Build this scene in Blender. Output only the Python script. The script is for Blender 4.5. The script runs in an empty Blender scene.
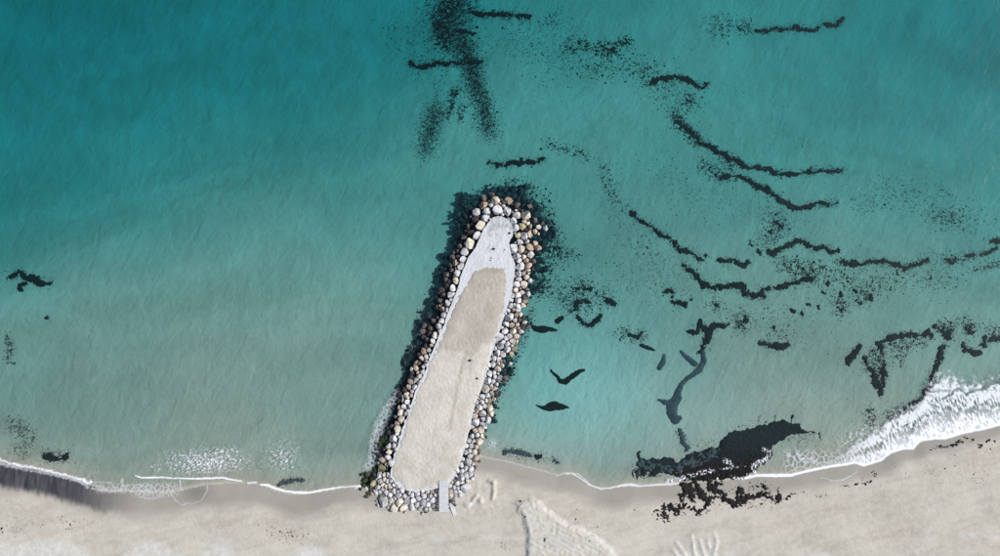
import bpy, math, random
import numpy as np
random.seed(7)
RNG = np.random.default_rng(7)
C = bpy.context.scene.collection
SC = bpy.context.scene

# ------------------------------------------------------------------ camera
H = 133.333          # metres above the sea
MPP = 0.2            # metres per photo pixel at sea level
cam_d = bpy.data.cameras.new('camera'); cam = bpy.data.objects.new('camera', cam_d); C.objects.link(cam)
cam_d.sensor_width = 36; cam_d.lens = 24; cam_d.clip_start = 0.5; cam_d.clip_end = 12000
cam.location = (0, 0, H); cam.rotation_euler = (0, 0, 0)
SC.camera = cam
# ------------------------------------------------------------------ world + sun
SUN_EL = math.radians(39); SUN_AZ = math.radians(9)      # azimuth: angle from +X towards +Y the light comes from
W = bpy.data.worlds.new('World'); SC.world = W; W.use_nodes = True
wn = W.node_tree; wn.nodes.clear()
sky = wn.nodes.new('ShaderNodeTexSky'); sky.sky_type = 'NISHITA'; sky.sun_disc = False
sky.sun_elevation = SUN_EL; sky.sun_rotation = math.pi / 2 - SUN_AZ
sky.air_density = 1.0; sky.dust_density = 2.0; sky.ozone_density = 1.0
bg = wn.nodes.new('ShaderNodeBackground'); bg.inputs['Strength'].default_value = 0.075
wo = wn.nodes.new('ShaderNodeOutputWorld')
wn.links.new(sky.outputs[0], bg.inputs[0]); wn.links.new(bg.outputs[0], wo.inputs[0])
sd = bpy.data.lights.new('sun', 'SUN'); so = bpy.data.objects.new('sun', sd); C.objects.link(so)
sd.energy = 4.0; sd.angle = math.radians(2.5); sd.color = (1.0, 0.975, 0.94)
so.rotation_euler = (0, math.pi / 2 - SUN_EL, SUN_AZ); so.location = (200, 100, 200)
SC.view_settings.view_transform = 'Standard'; SC.view_settings.look = 'None'
SC.view_settings.exposure = 0.36; SC.view_settings.gamma = 1.0
SC.cycles.transparent_max_bounces = 16
SC.cycles.max_bounces = 6

# ------------------------------------------------------------------ noise
_P = RNG.permutation(4096)
def _h(ix, iy, s=0):
    return _P[(_P[(ix + s * 131) & 4095] + iy) & 4095]
def vnoise(x, y, s=0):                       # gradient noise, about -1..1
    ix = np.floor(x).astype(np.int64); iy = np.floor(y).astype(np.int64)
    fx = x - ix; fy = y - iy
    def g(i, j, dx, dy):
        a = _h(i, j, s) * (2 * math.pi / 4096)
        return np.cos(a) * dx + np.sin(a) * dy
    u = fx * fx * fx * (fx * (fx * 6 - 15) + 10); v = fy * fy * fy * (fy * (fy * 6 - 15) + 10)
    a = g(ix, iy, fx, fy); b = g(ix + 1, iy, fx - 1, fy)
    c = g(ix, iy + 1, fx, fy - 1); d = g(ix + 1, iy + 1, fx - 1, fy - 1)
    return 1.5 * ((a * (1 - u) + b * u) * (1 - v) + (c * (1 - u) + d * u) * v)
def fbm(x, y, o=4, s=0, gain=0.5):
    r = 0; a = 1; t = 0
    for k in range(o):
        r = r + a * vnoise(x * 2 ** k + 17.3 * k, y * 2 ** k - 9.1 * k, s + k); t += a; a *= gain
    return r / t
def worley(x, y, s=0):
    ix = np.floor(x).astype(np.int64); iy = np.floor(y).astype(np.int64)
    f1 = np.full(x.shape, 9.0); f2 = np.full(x.shape, 9.0)
    for dx in (-1, 0, 1):
        for dy in (-1, 0, 1):
            cx = ix + dx; cy = iy + dy
            px = cx + _h(cx, cy, s) / 4096; py = cy + _h(cx, cy, s + 3) / 4096
            d = np.hypot(px - x, py - y)
            f2 = np.where(d < f1, f1, np.minimum(f2, d)); f1 = np.minimum(f1, d)
    return f1, f2
def sstep(a, b, x):
    t = np.clip((x - a) / (b - a), 0, 1); return t * t * (3 - 2 * t)

# ------------------------------------------------------------------ pixel <-> place
def W2(px, py, z=0.0):
    k = MPP * (H - z) / H
    return (np.asarray(px, float) - 500) * k, (278 - np.asarray(py, float)) * k
def seg_dist(x, y, pts, closed=False):
    """distance to polyline and interpolated third value"""
    best = np.full(x.shape, 1e9); val = np.zeros(x.shape)
    n = len(pts)
    if n == 1:
        return np.hypot(x - pts[0][0], y - pts[0][1]), np.full(x.shape, pts[0][2] if len(pts[0]) > 2 else 0.0)
    for i in range(n if closed else n - 1):
        a = pts[i]; b = pts[(i + 1) % n]
        dx = b[0] - a[0]; dy = b[1] - a[1]; L = dx * dx + dy * dy + 1e-12
        t = np.clip(((x - a[0]) * dx + (y - a[1]) * dy) / L, 0, 1)
        d = np.hypot(x - a[0] - t * dx, y - a[1] - t * dy)
        if len(a) > 2:
            w = a[2] + (b[2] - a[2]) * t
            m = (d - w) < (best - val); best = np.where(m, d, best); val = np.where(m, w, val)
        else:
            best = np.minimum(best, d)
    return best, val
def inside(x, y, poly):
    r = np.zeros(x.shape, bool); n = len(poly)
    for i in range(n):
        x1, y1 = poly[i][0], poly[i][1]; x2, y2 = poly[(i + 1) % n][0], poly[(i + 1) % n][1]
        c = ((y1 > y) != (y2 > y)) & (x < (x2 - x1) * (y - y1) / ((y2 - y1) if y2 != y1 else 1e-9) + x1)
        r ^= c
    return r
def poly_sd(x, y, poly):
    d, _ = seg_dist(x, y, [(p[0], p[1]) for p in poly], True)
    return np.where(inside(x, y, poly), d, -d)

# ------------------------------------------------------------------ coast, depth and height of the ground
COAST = [(-9000,-3200),(-1500,150),(-500,390),(-200,440),(-60,457),(0,464),(30,469),(60,476),(85,484),(110,491),(145,493),(175,492),(205,485),(240,483),
 (262,486),(272,491),(288,494),(308,494),(328,491),(346,488),(362,487),(380,487),(400,480),(440,470),(474,455),(490,458),(505,461),(520,465),
 (540,470),(557,475),(566,474),(575,476),(585,482),(597,488),(606,489),(620,487),(632,485),(645,486),(668,484),(690,483),(720,481),
 (745,478),(757,475),(790,475),(810,470),(830,466),(845,464),(855,462),(863,465),(880,460),(890,452),(903,448),(912,448),
 (920,440),(933,438),(945,438),(960,433),(970,431),(985,428),(1000,424),(1060,402),(1200,345),(1800,60),(9000,-3800)]
LANDPOLY = COAST + [(9000, 9000), (-9000, 9000)]
DCTRL = [(0,0,5.58),(100,20,5.40),(250,0,5.40),(400,0,4.40),(350,60,3.60),(600,0,3.07),(800,30,2.86),(1000,0,4.64),(900,60,3.28),  # top corners deepened partly to darken the water like lens vignetting
 (100,150,3.07),(250,200,2.01),(400,150,2.19),(0,200,3.07),(0,100,4.40),(200,90,3.49),(100,300,1.27),(250,300,1.12),(400,300,1.19),(250,400,0.66),(100,400,0.76),
 (0,350,1.19),(50,430,0.90),(200,440,0.54),(330,420,0.70),(380,380,0.90),(450,200,1.84),(600,250,1.67),(560,352,1.84),(530,390,1.42),(600,420,0.97),(550,430,1.04),
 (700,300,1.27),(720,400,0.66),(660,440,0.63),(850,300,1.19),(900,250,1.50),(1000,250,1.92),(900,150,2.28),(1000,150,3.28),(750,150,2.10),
 (950,340,0.90),(800,400,0.57),(870,420,0.47),(980,370,0.76),(650,100,2.10),(500,120,2.10),(540,180,2.10),(620,330,1.42)]
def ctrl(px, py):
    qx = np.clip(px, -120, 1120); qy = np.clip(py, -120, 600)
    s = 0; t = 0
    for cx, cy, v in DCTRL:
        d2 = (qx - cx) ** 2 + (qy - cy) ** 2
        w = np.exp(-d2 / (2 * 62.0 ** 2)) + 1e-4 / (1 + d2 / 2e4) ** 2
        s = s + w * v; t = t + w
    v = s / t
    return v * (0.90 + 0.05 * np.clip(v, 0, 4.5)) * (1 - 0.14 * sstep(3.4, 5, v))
MOUND = [(513,500),(520,498),(530,496),(538,497),(546,505),(556,513),(568,521),(585,527),(600,536),(612,546),(622,560),(640,600),(524,600),(524,556),(526,535),(522,518),(517,510)]
FINGERS = [[(690.6,533,.6),(692,545,1.6),(694,558,3)],[(675,540,.7),(682,550,1.8),(688,560,2.6)],[(698,537,.6),(701,547,1.5),(704,558,2.4)],
 [(713,532,1),(715.5,540,1.6),(712,552,2.2),(709,562,3)],[(706,539,.5),(708,545,1)],[(672,548,.7),(677,554,1.5),(684,562,2)]]
HEAPS = [[(493.5,481,1.2),(494,490,1.5),(492.5,497,1.2)],[(489,480,1),(494,481,1.5)],[(480.6,499,2.6)],[(467,503,2.6)],[(477,494,1),(470,503,1)]]
def base_height(px, py):
    """height of sand in metres for photo-pixel coordinates at sea level"""
    d, _ = seg_dist(px, py, COAST)
    d = d * MPP
    land = inside(px, py, LANDPOLY)
    wob = fbm(px / 60, py / 60, 3, 5)
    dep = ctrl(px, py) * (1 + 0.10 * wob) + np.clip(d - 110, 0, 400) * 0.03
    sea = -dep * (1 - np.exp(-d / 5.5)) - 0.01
    up = 1.25 * (1 - np.exp(-d / 9.0)) + 0.16 * sstep(4, 12, d) * fbm(px / 45, py / 25, 4, 9) + np.clip(d - 40, 0, 3000) * 0.004
    return np.where(land, up, sea), d, land
def land_detail(px, py):
    z = np.zeros(px.shape)
    m = (py > 470) & (px > 440) & (px < 730) & (py < 620)
    x = px[m]; y = py[m]
    if len(x):
        e = poly_sd(x, y, MOUND) + 2.6 * fbm(x / 4, y / 4, 4, 21)
        t = sstep(-0.5, 5, e)
        along = (x - 560) * math.cos(0.5) + (y - 530) * math.sin(0.5)
        across = -(x - 560) * math.sin(0.5) + (y - 530) * math.cos(0.5)
        rake = (0.03 + 0.05 * fbm(x / 12, y / 12, 2, 90)) * np.sin(across * 2 * math.pi / 4.2 + 2.2 * fbm(x / 14, y / 14, 3, 3)) * sstep(2, 9, e) * sstep(533, 545, x + 0.3 * (y - 520))
        zz = 0.42 * t * (1 + 0.12 * np.exp(-np.maximum(e, 0) / 4)) + rake + 0.16 * t * fbm(x / 3.2, y / 3.2, 3, 8) + 0.2 * sstep(-1, 1, e) * np.exp(-np.maximum(e - 1, 0) / 3) * np.maximum(fbm(x / 3, y / 3, 3, 91), -0.1) * sstep(545, 530, x)
        for f in FINGERS:
            dd, w = seg_dist(x, y, f); zz += (0.2 + .2 * fbm(x / 3, y / 3, 3, 93)) * sstep(2.4, -1.8, dd - w * 0.6 + .8 * fbm(x / 2.5, y / 2.5, 3, 94))
        for f in HEAPS:
            dd, w = seg_dist(x, y, f); zz += 0.34 * sstep(1.8, -1.5, dd - w + .6 * fbm(x / 2, y / 2, 2, 98))
        # shallow scour between the groyne root and the heaps
        zz += 0.12 * fbm(x / 4, y / 7, 3, 31) * sstep(505, 490, x) * sstep(456, 468, x) * sstep(520, 508, y)
        z[m] = zz
    return z
_cache = {}
def ground(px, py):
    px = np.atleast_1d(np.asarray(px, float)); py = np.atleast_1d(np.asarray(py, float))
    z, d, land = base_height(px, py)
    return z + np.where(land, land_detail(px, py), 0)
def ground_w(x, y):          # world coordinates (m)
    return ground(np.asarray(x) / MPP + 500, 278 - np.asarray(y) / MPP)

# ------------------------------------------------------------------ mesh helpers
def link(name, me, mat=None, parent=None):
    o = bpy.data.objects.new(name, me); C.objects.link(o)
    if mat: me.materials.append(mat)
    if parent: o.parent = parent
    return o
def tag(o, label=None, cat=None, group=None, kind=None):
    if label: o['label'] = label
    if cat: o['category'] = cat
    if group: o['group'] = group
    if kind: o['kind'] = kind
    return o
def fast_mesh(name, V, F, smooth=False):
    """V (n,3); F (m,3) or (m,4) array"""
    V = np.asarray(V, np.float32); F = np.asarray(F, np.int32); k = F.shape[1]
    me = bpy.data.meshes.new(name)
    me.vertices.add(len(V)); me.vertices.foreach_set('co', V.ravel())
    me.loops.add(F.size); me.loops.foreach_set('vertex_index', F.ravel())
    me.polygons.add(len(F)); me.polygons.foreach_set('loop_start', np.arange(0, F.size, k, dtype=np.int32))
    me.polygons.foreach_set('loop_total', np.full(len(F), k, np.int32))
    me.polygons.foreach_set('use_smooth', np.full(len(F), smooth, bool))
    me.update(calc_edges=True); me.validate()
    return me
def attr(me, name, vals):
    a = me.attributes.new(name, 'FLOAT', 'POINT'); a.data.foreach_set('value', np.asarray(vals, np.float32))
def grid_faces(nx, ny, keep=None):
    i = np.arange(nx - 1)[None, :] + np.arange(ny - 1)[:, None] * nx
    F = np.stack([i, i + 1, i + 1 + nx, i + nx], -1)
    return F.reshape(-1, 4) if keep is None else F[keep]
def compact(V, F, extra=()):
    used = np.unique(F); m = np.full(len(V), -1); m[used] = np.arange(len(used))
    return V[used], m[F], [e[used] for e in extra]
def axis(lo, hi, step, far):
    a = list(np.arange(lo, hi + step / 2, step)); s = step * 2
    l = [lo]; r = [hi]
    while r[-1] < far: r.append(r[-1] + s); l.append(l[-1] - s); s *= 1.35
    return np.array(l[1:][::-1] + a + r[1:])

# ------------------------------------------------------------------ node helpers
def newmat(name):
    m = bpy.data.materials.new(name); m.use_nodes = True; m.node_tree.nodes.clear(); return m, m.node_tree
class NT:
    def __init__(s, nt): s.n = nt.nodes; s.l = nt.links
    def a(s, t, ins=None, **kw):
        nd = s.n.new(t)
        for k, v in kw.items(): setattr(nd, k, v)
        for k, v in (ins or {}).items():
            if isinstance(v, bpy.types.NodeSocket): s.l.new(v, nd.inputs[k])
            else: nd.inputs[k].default_value = v
        return nd
    def math(s, op, a, b=0.0, c=0.0, clamp=False):
        return s.a('ShaderNodeMath', {0: a, 1: b, 2: c}, operation=op, use_clamp=clamp).outputs[0]
    def ramp(s, f, lo, hi, a=0.0, b=1.0):
        return s.a('ShaderNodeMapRange', {0: f, 1: lo, 2: hi, 3: a, 4: b}, clamp=True).outputs[0]
    def mix(s, f, a, b, bt='MIX'):
        n = s.a('ShaderNodeMix', data_type='RGBA', blend_type=bt)
        for k, v in ((0, f), (6, a), (7, b)):
            if isinstance(v, bpy.types.NodeSocket): s.l.new(v, n.inputs[k])
            else: n.inputs[k].default_value = v if not isinstance(v, tuple) or len(v) == 4 else (*v, 1)
        return n.outputs[2]
    def noise(s, vec, scale, detail=3.0, rough=0.55, dist=0.0):
        return s.a('ShaderNodeTexNoise', {'Vector': vec, 'Scale': scale, 'Detail': detail, 'Roughness': rough, 'Distortion': dist}).outputs[0]
    def attr(s, name): return s.a('ShaderNodeAttribute', attribute_name=name).outputs['Fac']
    def map(s, vec, scale=(1, 1, 1), rot=(0, 0, 0), loc=(0, 0, 0)):
        return s.a('ShaderNodeMapping', {'Vector': vec, 'Scale': scale, 'Rotation': rot, 'Location': loc}).outputs[0]
def aniso(t, vec, deg, along, across):
    v = t.map(vec, (1, 1, 1), (0, 0, -math.radians(deg)))
    return t.map(v, (along, across, 1))
def c3(r, g, b): return (r, g, b, 1)

# ------------------------------------------------------------------ materials
def mat_sand():
    m, nt = newmat('sand'); t = NT(nt)
    geo = t.a('ShaderNodeNewGeometry').outputs['Position']
    wet = t.attr('wet'); dry = t.attr('dry'); under = t.attr('under'); blue = t.attr('film')
    n1 = t.noise(geo, 0.12, 5, 0.6); n2 = t.noise(geo, 0.9, 5, 0.65); n3 = t.noise(geo, 5.0, 4, 0.7)
    streak = t.noise(aniso(t, geo, 14, 0.10, 0.42), 1.0, 6, 0.68, 0.5)
    col = t.mix(t.ramp(n1, 0.35, 0.65), c3(0.405, 0.382, 0.335), c3(0.485, 0.46, 0.405))
    col = t.mix(t.math('MULTIPLY', t.ramp(streak, 0.45, 0.66), 0.5), col, c3(0.31, 0.27, 0.215))
    col = t.mix(t.math('MULTIPLY', t.ramp(n2, 0.45, 0.62), 0.5), col, c3(0.50, 0.475, 0.42))
    col = t.mix(t.math('MULTIPLY', t.ramp(t.noise(geo, 2.4, 5, 0.75), 0.60, 0.72), 0.4), col, c3(0.24, 0.215, 0.18))
    drycol = t.mix(t.ramp(n2, 0.3, 0.7), c3(0.47, 0.46, 0.43), c3(0.57, 0.565, 0.54))
    drymask = t.math('MULTIPLY', dry, t.ramp(n2, 0.25, 0.6, 0.45, 0.95), clamp=True)
    col = t.mix(drymask, col, drycol)
    wetcol = t.mix(t.ramp(n1, 0.35, 0.65), c3(0.265, 0.252, 0.225), c3(0.305, 0.288, 0.255))
    col = t.mix(t.math('MULTIPLY', wet, 1.0, clamp=True), col, wetcol)
    col = t.mix(blue, col, t.mix(t.ramp(t.noise(t.map(geo, (1.5, .25, 1)), 1.0, 4), 0.3, 0.7), c3(0.03, 0.031, 0.038), c3(0.085, 0.082, 0.09)))
    n0 = t.noise(aniso(t, geo, 15, 0.02, 0.045), 1.0, 4, 0.6, 0.5)
    sea = t.mix(t.ramp(t.math('ADD', t.math('MULTIPLY', n0, 0.7), t.math('MULTIPLY', n1, 0.3)), 0.38, 0.62), c3(0.240, 0.230, 0.192), c3(0.318, 0.306, 0.258))
    sea = t.mix(t.attr('cleanbed'), sea, c3(0.50, 0.49, 0.45))
    col = t.mix(under, col, sea)
    fine = t.math('ADD', t.math('MULTIPLY', n3, 0.35), 0.825)
    col = t.mix(1.0, col, t.a('ShaderNodeCombineColor', {0: fine, 1: fine, 2: fine}).outputs[0], 'MULTIPLY')
    # relief: footprints and small hummocks on land, ripples on the seabed
    rip = t.noise(aniso(t, geo, 62, 0.22, 0.40), 1.0, 3, 0.55, 0.5)
    rip2 = t.noise(aniso(t, geo, 30, 0.6, 0.85), 1.0, 3, 0.6, 0.4)
    hu = t.math('ADD', t.math('MULTIPLY', rip, 0.30), t.math('MULTIPLY', rip2, 0.17))
    hl = t.math('ADD', t.math('MULTIPLY', t.noise(geo, 1.6, 4, 0.6), 0.07), t.math('MULTIPLY', n3, 0.05))
    hl = t.math('MULTIPLY', hl, t.math('SUBTRACT', 1.0, t.math('MULTIPLY', wet, 0.9, clamp=True)))
    hgt = t.a('ShaderNodeMix', {0: under, 2: hl, 3: hu}).outputs[0]
    bmp = t.a('ShaderNodeBump', {'Strength': 1.0, 'Distance': 0.9, 'Height': hgt}).outputs[0]
    rough = t.ramp(blue, 0, 1, 0.85, 0.35)
    b = t.a('ShaderNodeBsdfPrincipled', {'Base Color': col, 'Roughness': rough, 'Normal': bmp})
    b.inputs['Specular IOR Level'].default_value = 0.25
    t.a('ShaderNodeOutputMaterial', {0: b.outputs[0]})
    return m
K = (0.45, 0.090, 0.063)      # absorption of clear sea water per metre of one way path
def mat_water():
    m, nt = newmat('sea_water'); t = NT(nt)
    geo = t.a('ShaderNodeNewGeometry').outputs['Position']
    dep = t.attr('depth'); milk = t.attr('silt')
    ch = [t.math('POWER', math.exp(-k), dep) for k in K]
    T = t.a('ShaderNodeCombineColor', {0: ch[0], 1: ch[1], 2: ch[2]}).outputs[0]
    wv = t.noise(aniso(t, geo, 55, 0.25, 0.5), 1.0, 3, 0.5, 0.5)
    wv2 = t.noise(aniso(t, geo, 30, 0.8, 1.5), 1.0, 3, 0.6, 0.3)
    hh = t.math('ADD', t.math('MULTIPLY', wv, 0.10), t.math('MULTIPLY', wv2, 0.045))
    bmp = t.a('ShaderNodeBump', {'Strength': 1.0, 'Distance': 0.8, 'Height': hh}).outputs[0]
    tr = t.a('ShaderNodeBsdfTransparent', {0: T}).outputs[0]
    body = t.a('ShaderNodeBsdfDiffuse', {0: c3(0.15, 0.32, 0.34), 'Normal': bmp}).outputs[0]
    f = t.math('ADD', t.math('MULTIPLY', t.math('SUBTRACT', 1.0, t.math('POWER', 0.5, dep)), 0.02), milk)
    m1 = t.a('ShaderNodeMixShader', {0: f, 1: tr, 2: body}).outputs[0]
    gl = t.a('ShaderNodeBsdfGlossy', {0: c3(1, 1, 1), 'Roughness': 0.10, 'Normal': bmp}).outputs[0]
    inc = t.a('ShaderNodeNewGeometry').outputs['Incoming']
    cs = t.math('ABSOLUTE', t.a('ShaderNodeVectorMath', {0: inc, 1: bmp}, operation='DOT_PRODUCT').outputs['Value'])
    fr = t.math('ADD', 0.02, t.math('MULTIPLY', 0.98, t.math('POWER', t.math('SUBTRACT', 1.0, cs, clamp=True), 5.0)), clamp=True)
    m2 = t.a('ShaderNodeMixShader', {0: fr, 1: m1, 2: gl}).outputs[0]
    t.a('ShaderNodeOutputMaterial', {0: m2})
    return m
def mat_rock(name, a, b, stain, rough=0.85, green=0.0):
    m, nt = newmat(name); t = NT(nt)
    geo = t.a('ShaderNodeNewGeometry').outputs['Position']
    rnd = t.a('ShaderNodeObjectInfo').outputs['Random']
    n1 = t.noise(geo, 0.8, 5, 0.7); n2 = t.noise(geo, 3.5, 4, 0.7)
    col = t.mix(rnd, c3(*a), c3(*b))
    col = t.mix(t.math('MULTIPLY', t.ramp(n1, 0.42, 0.62), 0.75), col, c3(*stain))
    f = t.math('ADD', t.math('MULTIPLY', n2, 0.5), 0.75)
    col = t.mix(1.0, col, t.a('ShaderNodeCombineColor', {0: f, 1: f, 2: f}).outputs[0], 'MULTIPLY')
    bmp = t.a('ShaderNodeBump', {'Strength': 0.7, 'Distance': 0.15, 'Height': n2}).outputs[0]
    bs = t.a('ShaderNodeBsdfPrincipled', {'Base Color': col, 'Roughness': rough, 'Normal': bmp})
    bs.inputs['Specular IOR Level'].default_value = 0.3
    t.a('ShaderNodeOutputMaterial', {0: bs.outputs[0]})
    return m
def mat_simple(name, a, b, scale=3.0, rough=0.85, bump=0.1, scale2=12.0):
    m, nt = newmat(name); t = NT(nt)
    geo = t.a('ShaderNodeNewGeometry').outputs['Position']
    n1 = t.noise(geo, scale, 5, 0.65); n2 = t.noise(geo, scale2, 3, 0.7)
    col = t.mix(t.ramp(n1, 0.35, 0.65), c3(*a), c3(*b))
    bmp = t.a('ShaderNodeBump', {'Strength': 0.8, 'Distance': bump, 'Height': n2}).outputs[0]
    bs = t.a('ShaderNodeBsdfPrincipled', {'Base Color': col, 'Roughness': rough, 'Normal': bmp})
    bs.inputs['Specular IOR Level'].default_value = 0.25
    t.a('ShaderNodeOutputMaterial', {0: bs.outputs[0]})
    return m
def mat_foam():
    m, nt = newmat('sea_foam'); t = NT(nt)
    al = t.attr('cover')
    d = t.a('ShaderNodeBsdfDiffuse', {0: c3(0.80, 0.83, 0.88)}).outputs[0]
    tr = t.a('ShaderNodeBsdfTransparent').outputs[0]
    mx = t.a('ShaderNodeMixShader', {0: al, 1: tr, 2: d}).outputs[0]
    t.a('ShaderNodeOutputMaterial', {0: mx}); return m
M = dict(
 sand=mat_sand(), water=mat_water(), foam=mat_foam(),
 w=mat_rock('pale_limestone', (0.50, 0.50, 0.53), (0.64, 0.63, 0.64), (0.27, 0.265, 0.27)),
 g=mat_rock('grey_limestone', (0.38, 0.39, 0.385), (0.52, 0.51, 0.49), (0.22, 0.22, 0.22)),
 c=mat_rock('cream_limestone', (0.54, 0.48, 0.40), (0.62, 0.58, 0.51), (0.33, 0.28, 0.22)),
 t=mat_rock('tan_rock', (0.36, 0.28, 0.21), (0.48, 0.41, 0.36), (0.20, 0.15, 0.11)),
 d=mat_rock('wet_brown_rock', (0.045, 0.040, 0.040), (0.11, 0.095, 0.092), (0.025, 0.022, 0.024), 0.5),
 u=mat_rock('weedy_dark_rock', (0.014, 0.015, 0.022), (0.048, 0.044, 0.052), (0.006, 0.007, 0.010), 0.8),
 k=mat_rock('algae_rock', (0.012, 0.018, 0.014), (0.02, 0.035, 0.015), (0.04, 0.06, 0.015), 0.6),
 y=mat_rock('lichen_rock', (0.34, 0.30, 0.18), (0.42, 0.37, 0.25), (0.16, 0.15, 0.07)),
 core=mat_simple('wet_shaded_rubble', (0.008, 0.008, 0.010), (0.02, 0.018, 0.018), 2.0, 0.8, 0.3, 4.0),  # wet stone, colour also darkened for the shade in the gaps between boulders
 concrete=mat_simple('pale_concrete', (0.50, 0.52, 0.55), (0.63, 0.64, 0.665), 0.8, 0.9, 0.05, 7.0),
 weed=mat_simple('dead_seaweed', (0.002, 0.002, 0.0025), (0.010, 0.008, 0.0075), 2.5, 0.9, 0.15, 8.0),
 silted=mat_simple('silted_seaweed', (0.028, 0.038, 0.045), (0.060, 0.070, 0.076), 0.8, 0.9, 0.1, 5.0),
 wrack=mat_simple('beached_seaweed', (0.009, 0.0075, 0.0085), (0.028, 0.022, 0.023), 3.5, 0.9, 0.2, 9.0),
 bits=mat_simple('weed_scraps', (0.006, 0.0055, 0.006), (0.016, 0.012, 0.011), 3.0, 0.9, 0.1),
 plank=mat_simple('weathered_board', (0.48, 0.49, 0.51), (0.58, 0.59, 0.61), 1.5, 0.8, 0.03, 14.0),
 stone=mat_simple('small_dark_stone', (0.02, 0.02, 0.022), (0.05, 0.045, 0.045), 6.0, 0.8, 0.05),
)

# ------------------------------------------------------------------ beach and seabed: one sheet to the horizon
def build_ground():
    X = axis(-118, 118, 0.27, 5200)
    yl = list(np.arange(-66, -30, 0.2)); yu = list(np.arange(-30, 66.1, 0.5))
    Y = yl + yu; s = 1.0; hi = [Y[-1]]; lo = [Y[0]]
    while hi[-1] < 5200: hi.append(hi[-1] + s); lo.append(lo[-1] - s); s *= 1.35
    Y = np.array(lo[1:][::-1] + Y + hi[1:])
    xx, yy = np.meshgrid(X, Y); x = xx.ravel(); y = yy.ravel()
    px = x / MPP + 500; py = 278 - y / MPP
    z, d, land = base_height(px, py); det = np.where(land, land_detail(px, py), 0); z = z + det
    me = fast_mesh('beach', np.stack([x, y, z], 1), grid_faces(len(X), len(Y)), True)
    jag = fbm(px / 30, py / 14, 4, 11)
    wwid = np.interp(px, [0, 60, 100, 180, 250, 330, 400, 480, 520, 600, 660, 760, 850, 930, 1000], [6.5, 5.5, 6.0, 5.2, 5.0, 4.4, 4, 3.5, 4.0, 4.4, 3.6, 4.2, 4.0, 3.0, 2.8])
    wwid = wwid + 0.7 * np.cos(px * 2 * math.pi / 78 + 0.6) * sstep(420, 330, px)
    wet = sstep(wwid + 1.0, wwid * 0.45, d + 0.9 * jag) * land
    film = sstep(150, 70, px) * sstep(4.9, 3.2, d + 0.9 * fbm(px / 6, py / 20, 3, 14)) * sstep(-400, -60, px + 0 * px)
    film = film * land
    # swash pockets further along the left beach
    film = np.maximum(film, 0.35 * land * np.exp(-(((px - 197) / 14) ** 2 + ((py - 492) / 8) ** 2)))
    dryp = [[(-300,640),(-300,520),(-60,530),(0,537),(20,542),(42,538),(65,538),(85,545),(102,560),(120,640)],
            [(110,640),(122,556),(136,545),(148,538),(168,541),(184,552),(190,640)],[(195,640),(203,553),(216,539),(226,538),(238,552),(246,640)],
            [(285,640),(292,553),(303,544),(318,543),(330,552),(338,640)],[(640,640),(664,556),(684,549),(712,549),(724,556),(735,640)]]
    dry = np.zeros(len(x))
    near = (py > 500) & (py < 700) & (px > -320) & (px < 1100)
    jn = 2.0 * fbm(px[near] / 9, py[near] / 9, 4, 2)
    for p in dryp: dry[near] = np.maximum(dry[near], sstep(-3.5, 6.0, poly_sd(px[near], py[near], p) + 1.8 * jn))
    e = poly_sd(px[near], py[near], MOUND) + jn
    dry[near] = np.maximum(dry[near], 0.5 * sstep(-1, 2, e))
    for f in FINGERS + HEAPS:
        dd, w = seg_dist(px[near], py[near], f); dry[near] = np.maximum(dry[near], sstep(1.5, -0.5, dd - w))
    # broad paler dry sand towards the back of the beach, patchy
    dry = np.maximum(dry, land * 0.65 * sstep(0.05, 0.45, fbm(px / 50, py / 16, 5, 41)) * sstep(9, 16, d))
    dry = np.maximum(dry, land * 0.8 * sstep(30, 60, d))
    attr(me, 'cleanbed', np.clip(0.6 * np.exp(-(((px - 572) / 85) ** 2 + ((py - 392) / 68) ** 2)) + 0.25 * np.exp(-(((px - 700) / 90) ** 2 + ((py - 410) / 45) ** 2)), 0, 1)); attr(me, 'wet', wet); attr(me, 'dry', dry); attr(me, 'film', film); attr(me, 'under', sstep(0.02, -0.12, z))
    o = link('beach', me, M['sand']); tag(o, 'pale sandy beach sloping under the turquoise sea', kind='structure')
build_ground()

def build_sea():
    X = axis(-118, 118, 0.8, 5200); Y = axis(-66, 66, 0.8, 5200)
    xx, yy = np.meshgrid(X, Y); x = xx.ravel(); y = yy.ravel()
    px = x / MPP + 500; py = 278 - y / MPP
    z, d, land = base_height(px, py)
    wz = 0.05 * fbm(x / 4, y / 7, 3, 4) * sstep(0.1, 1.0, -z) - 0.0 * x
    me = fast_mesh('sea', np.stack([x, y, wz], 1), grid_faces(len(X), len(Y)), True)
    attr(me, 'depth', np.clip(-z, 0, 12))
    silt = (0.007 + 0.02 * sstep(-0.2, 0.4, fbm(px / 70, py / 40, 3, 77))) * np.maximum(sstep(230, 400, py), 0.7 * sstep(560, 800, px)) * (1 - 0.8 * np.exp(-(((px - 550) / 70) ** 2 + ((py - 390) / 70) ** 2))) * sstep(0.05, 0.5, -z)
    attr(me, 'silt', silt)
    o = link('sea', me, M['water']); tag(o, 'clear turquoise sea, greener and paler near the beach', kind='structure')
build_sea()

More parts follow.
